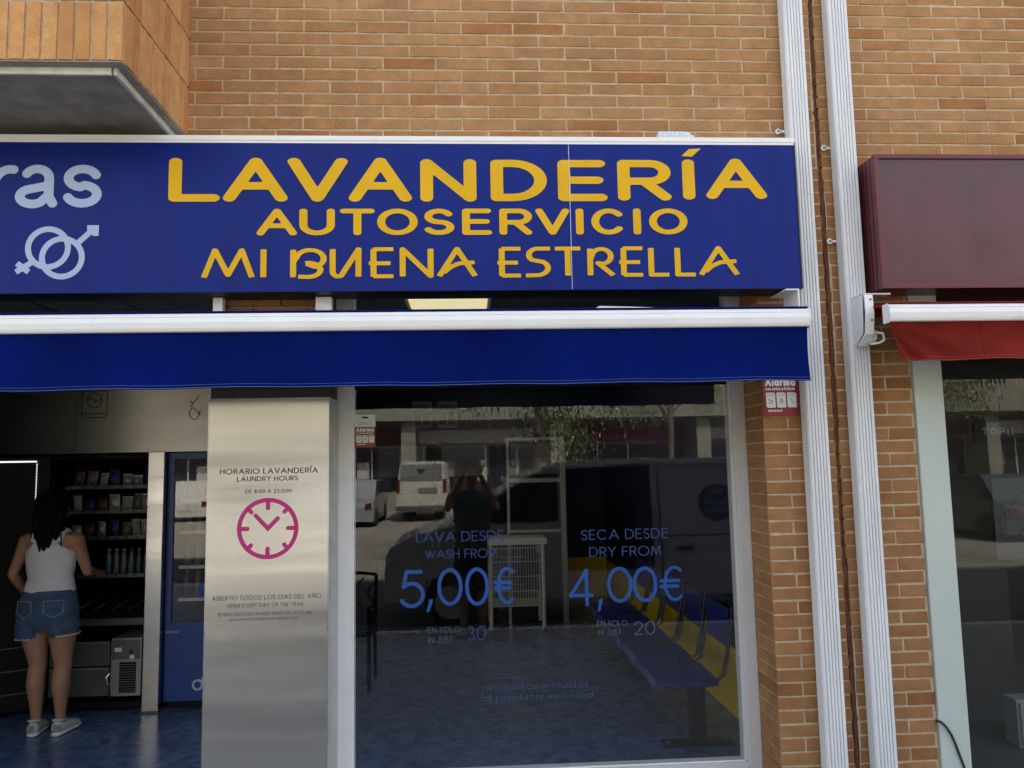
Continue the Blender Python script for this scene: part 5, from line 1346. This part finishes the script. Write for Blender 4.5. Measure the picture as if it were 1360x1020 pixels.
for i in range(11):
    x=-40+i*7.4
    box('pillar','far_slab',ob,x-.35,x+.35,YB2-1.599,YB2+.1,RZ,4.299)
    m=['far_dark','far_red','far_dark','poster_grey'][i%4]
    box('shopfront','far_dark',ob,x+.5,x+6.8,YB2-1.59,YB2-1.5,.2,2.6)
    for q in range(4): box('door_frame','far_white' if (i+q)%3 else 'far_red',ob,x+.6+q*1.6,x+.68+q*1.6,YB2-1.5,YB2-1.44,.2,2.6)
    for q in range(3): box('window_poster','poster_grey' if (i+q)%2 else 'far_white',ob,x+1.0+q*1.7+.3*(i%3),x+1.6+q*1.7+.3*(i%3),YB2-1.495,YB2-1.47,.9+.2*((i+q)%2),1.9)
    box('fascia','far_white' if i%2 else 'far_red',ob,x+.4,x+6.9,YB2-1.59,YB2-1.35,2.8,3.5)
tag(box('low_wall','far_slab',None,-40,40,-29.4,-29.1,RZ,.6),'low pale wall along the far pavement','wall')
# street tree
def tree(x,y,label,crown_z,rad,low,n,seed,trunk=.11):
    t=thing('street_tree',label,'tree',(x,y,RZ)); r=random.Random(seed)
    tr=MB().tube([(x,y,RZ),(x+.03,y,.6),(x-.02,y+.03,1.6),(x+.05,y,2.6),(x,y,crown_z)],[trunk*1.2,trunk,trunk*.92,trunk*.8,trunk*.5],10)
    tr.build('trunk','bark',t,smooth=True)
    lb=MB(); lf=MB(); tips=[]
    for i in range(26):
        a=r.uniform(0,2*PI); d=rad*r.uniform(.35,1); z=crown_z+r.uniform(low,rad*.9)
        e=Vector((x+d*math.cos(a),y+d*math.sin(a),z)); s0=Vector((x,y,crown_z-r.uniform(.1,1.0)))
        m_=(s0+e)/2+Vector((0,0,.35)); lb.tube([s0,m_,e],[trunk*.3,trunk*.16,.008],5); tips+=[e,(m_+e)/2,e]
    lb.build('limbs','bark',t)
    for k in range(n):
        c=r.choice(tips); p=c+Vector((r.gauss(0,.26),r.gauss(0,.26),r.gauss(-.12,.28))); s_=r.uniform(.03,.065)
        q=Matrix.Rotation(r.uniform(0,6.28),3,'Z')@Matrix.Rotation(r.uniform(.6,2.4),3,'X')
        lf.add([p+q@Vector(v) for v in ((-s_*.35,0,0),(0,-s_,0),(s_*.35,0,.01),(0,s_,0))],[(0,1,2,3)])
    lf.build('crown','leaf',t,fixn=False)
tree(1.25,-9.9,'street tree with hanging leafy twigs behind the parked van',3.9,1.9,-2.0,9000,4)
tree(-6.5,-17.5,'round street tree on the far side, left',3.6,1.8,-.8,5000,5)
tree(6.0,-18.5,'round street tree on the far side, right',3.8,2.0,-.9,5000,6)
tree(14.,-19,'round street tree on the far side, farthest right',3.8,2.0,-.9,4000,8)
# iron street bench on the pavement
ib=thing('street_bench','black wrought iron bench on the pavement left of the photographer','bench',(-1.35,-2.4,GZ))
for x in (-.83,-1.95):
    MB().tube([(x,-2.62,GZ),(x,-2.60,.38),(x,-2.58,.62),(x,-2.4,.64),(x,-2.2,.60)],.016,8).tube([(x,-2.2,GZ),(x,-2.2,.60)],.016,8).tube([(x,-2.64,.36),(x,-2.70,.80)],.016,8).tube([(x,-2.45+.09*math.cos(a),.46+.09*math.sin(a)) for a in [i*.5 for i in range(13)]],.009,6).build('side_frame','paint_black',ib)
for i in range(5): box('seat_slat','paint_black',ib,-1.97,-.81,-2.60+i*.085,-2.54+i*.085,.372,.392,.004)
for i in range(9):
    x=-1.9+i*.13; MB().tube([(x+.05*math.sin(q*1.05),-2.66-.008*q,.42+.05*q) for q in range(8)],.008,6).build('back_scroll','paint_black',ib)
MB().tube([(-1.95,-2.70,.80),(-1.4,-2.71,.86),(-.83,-2.70,.80)],.014,8).build('top_rail','paint_black',ib)
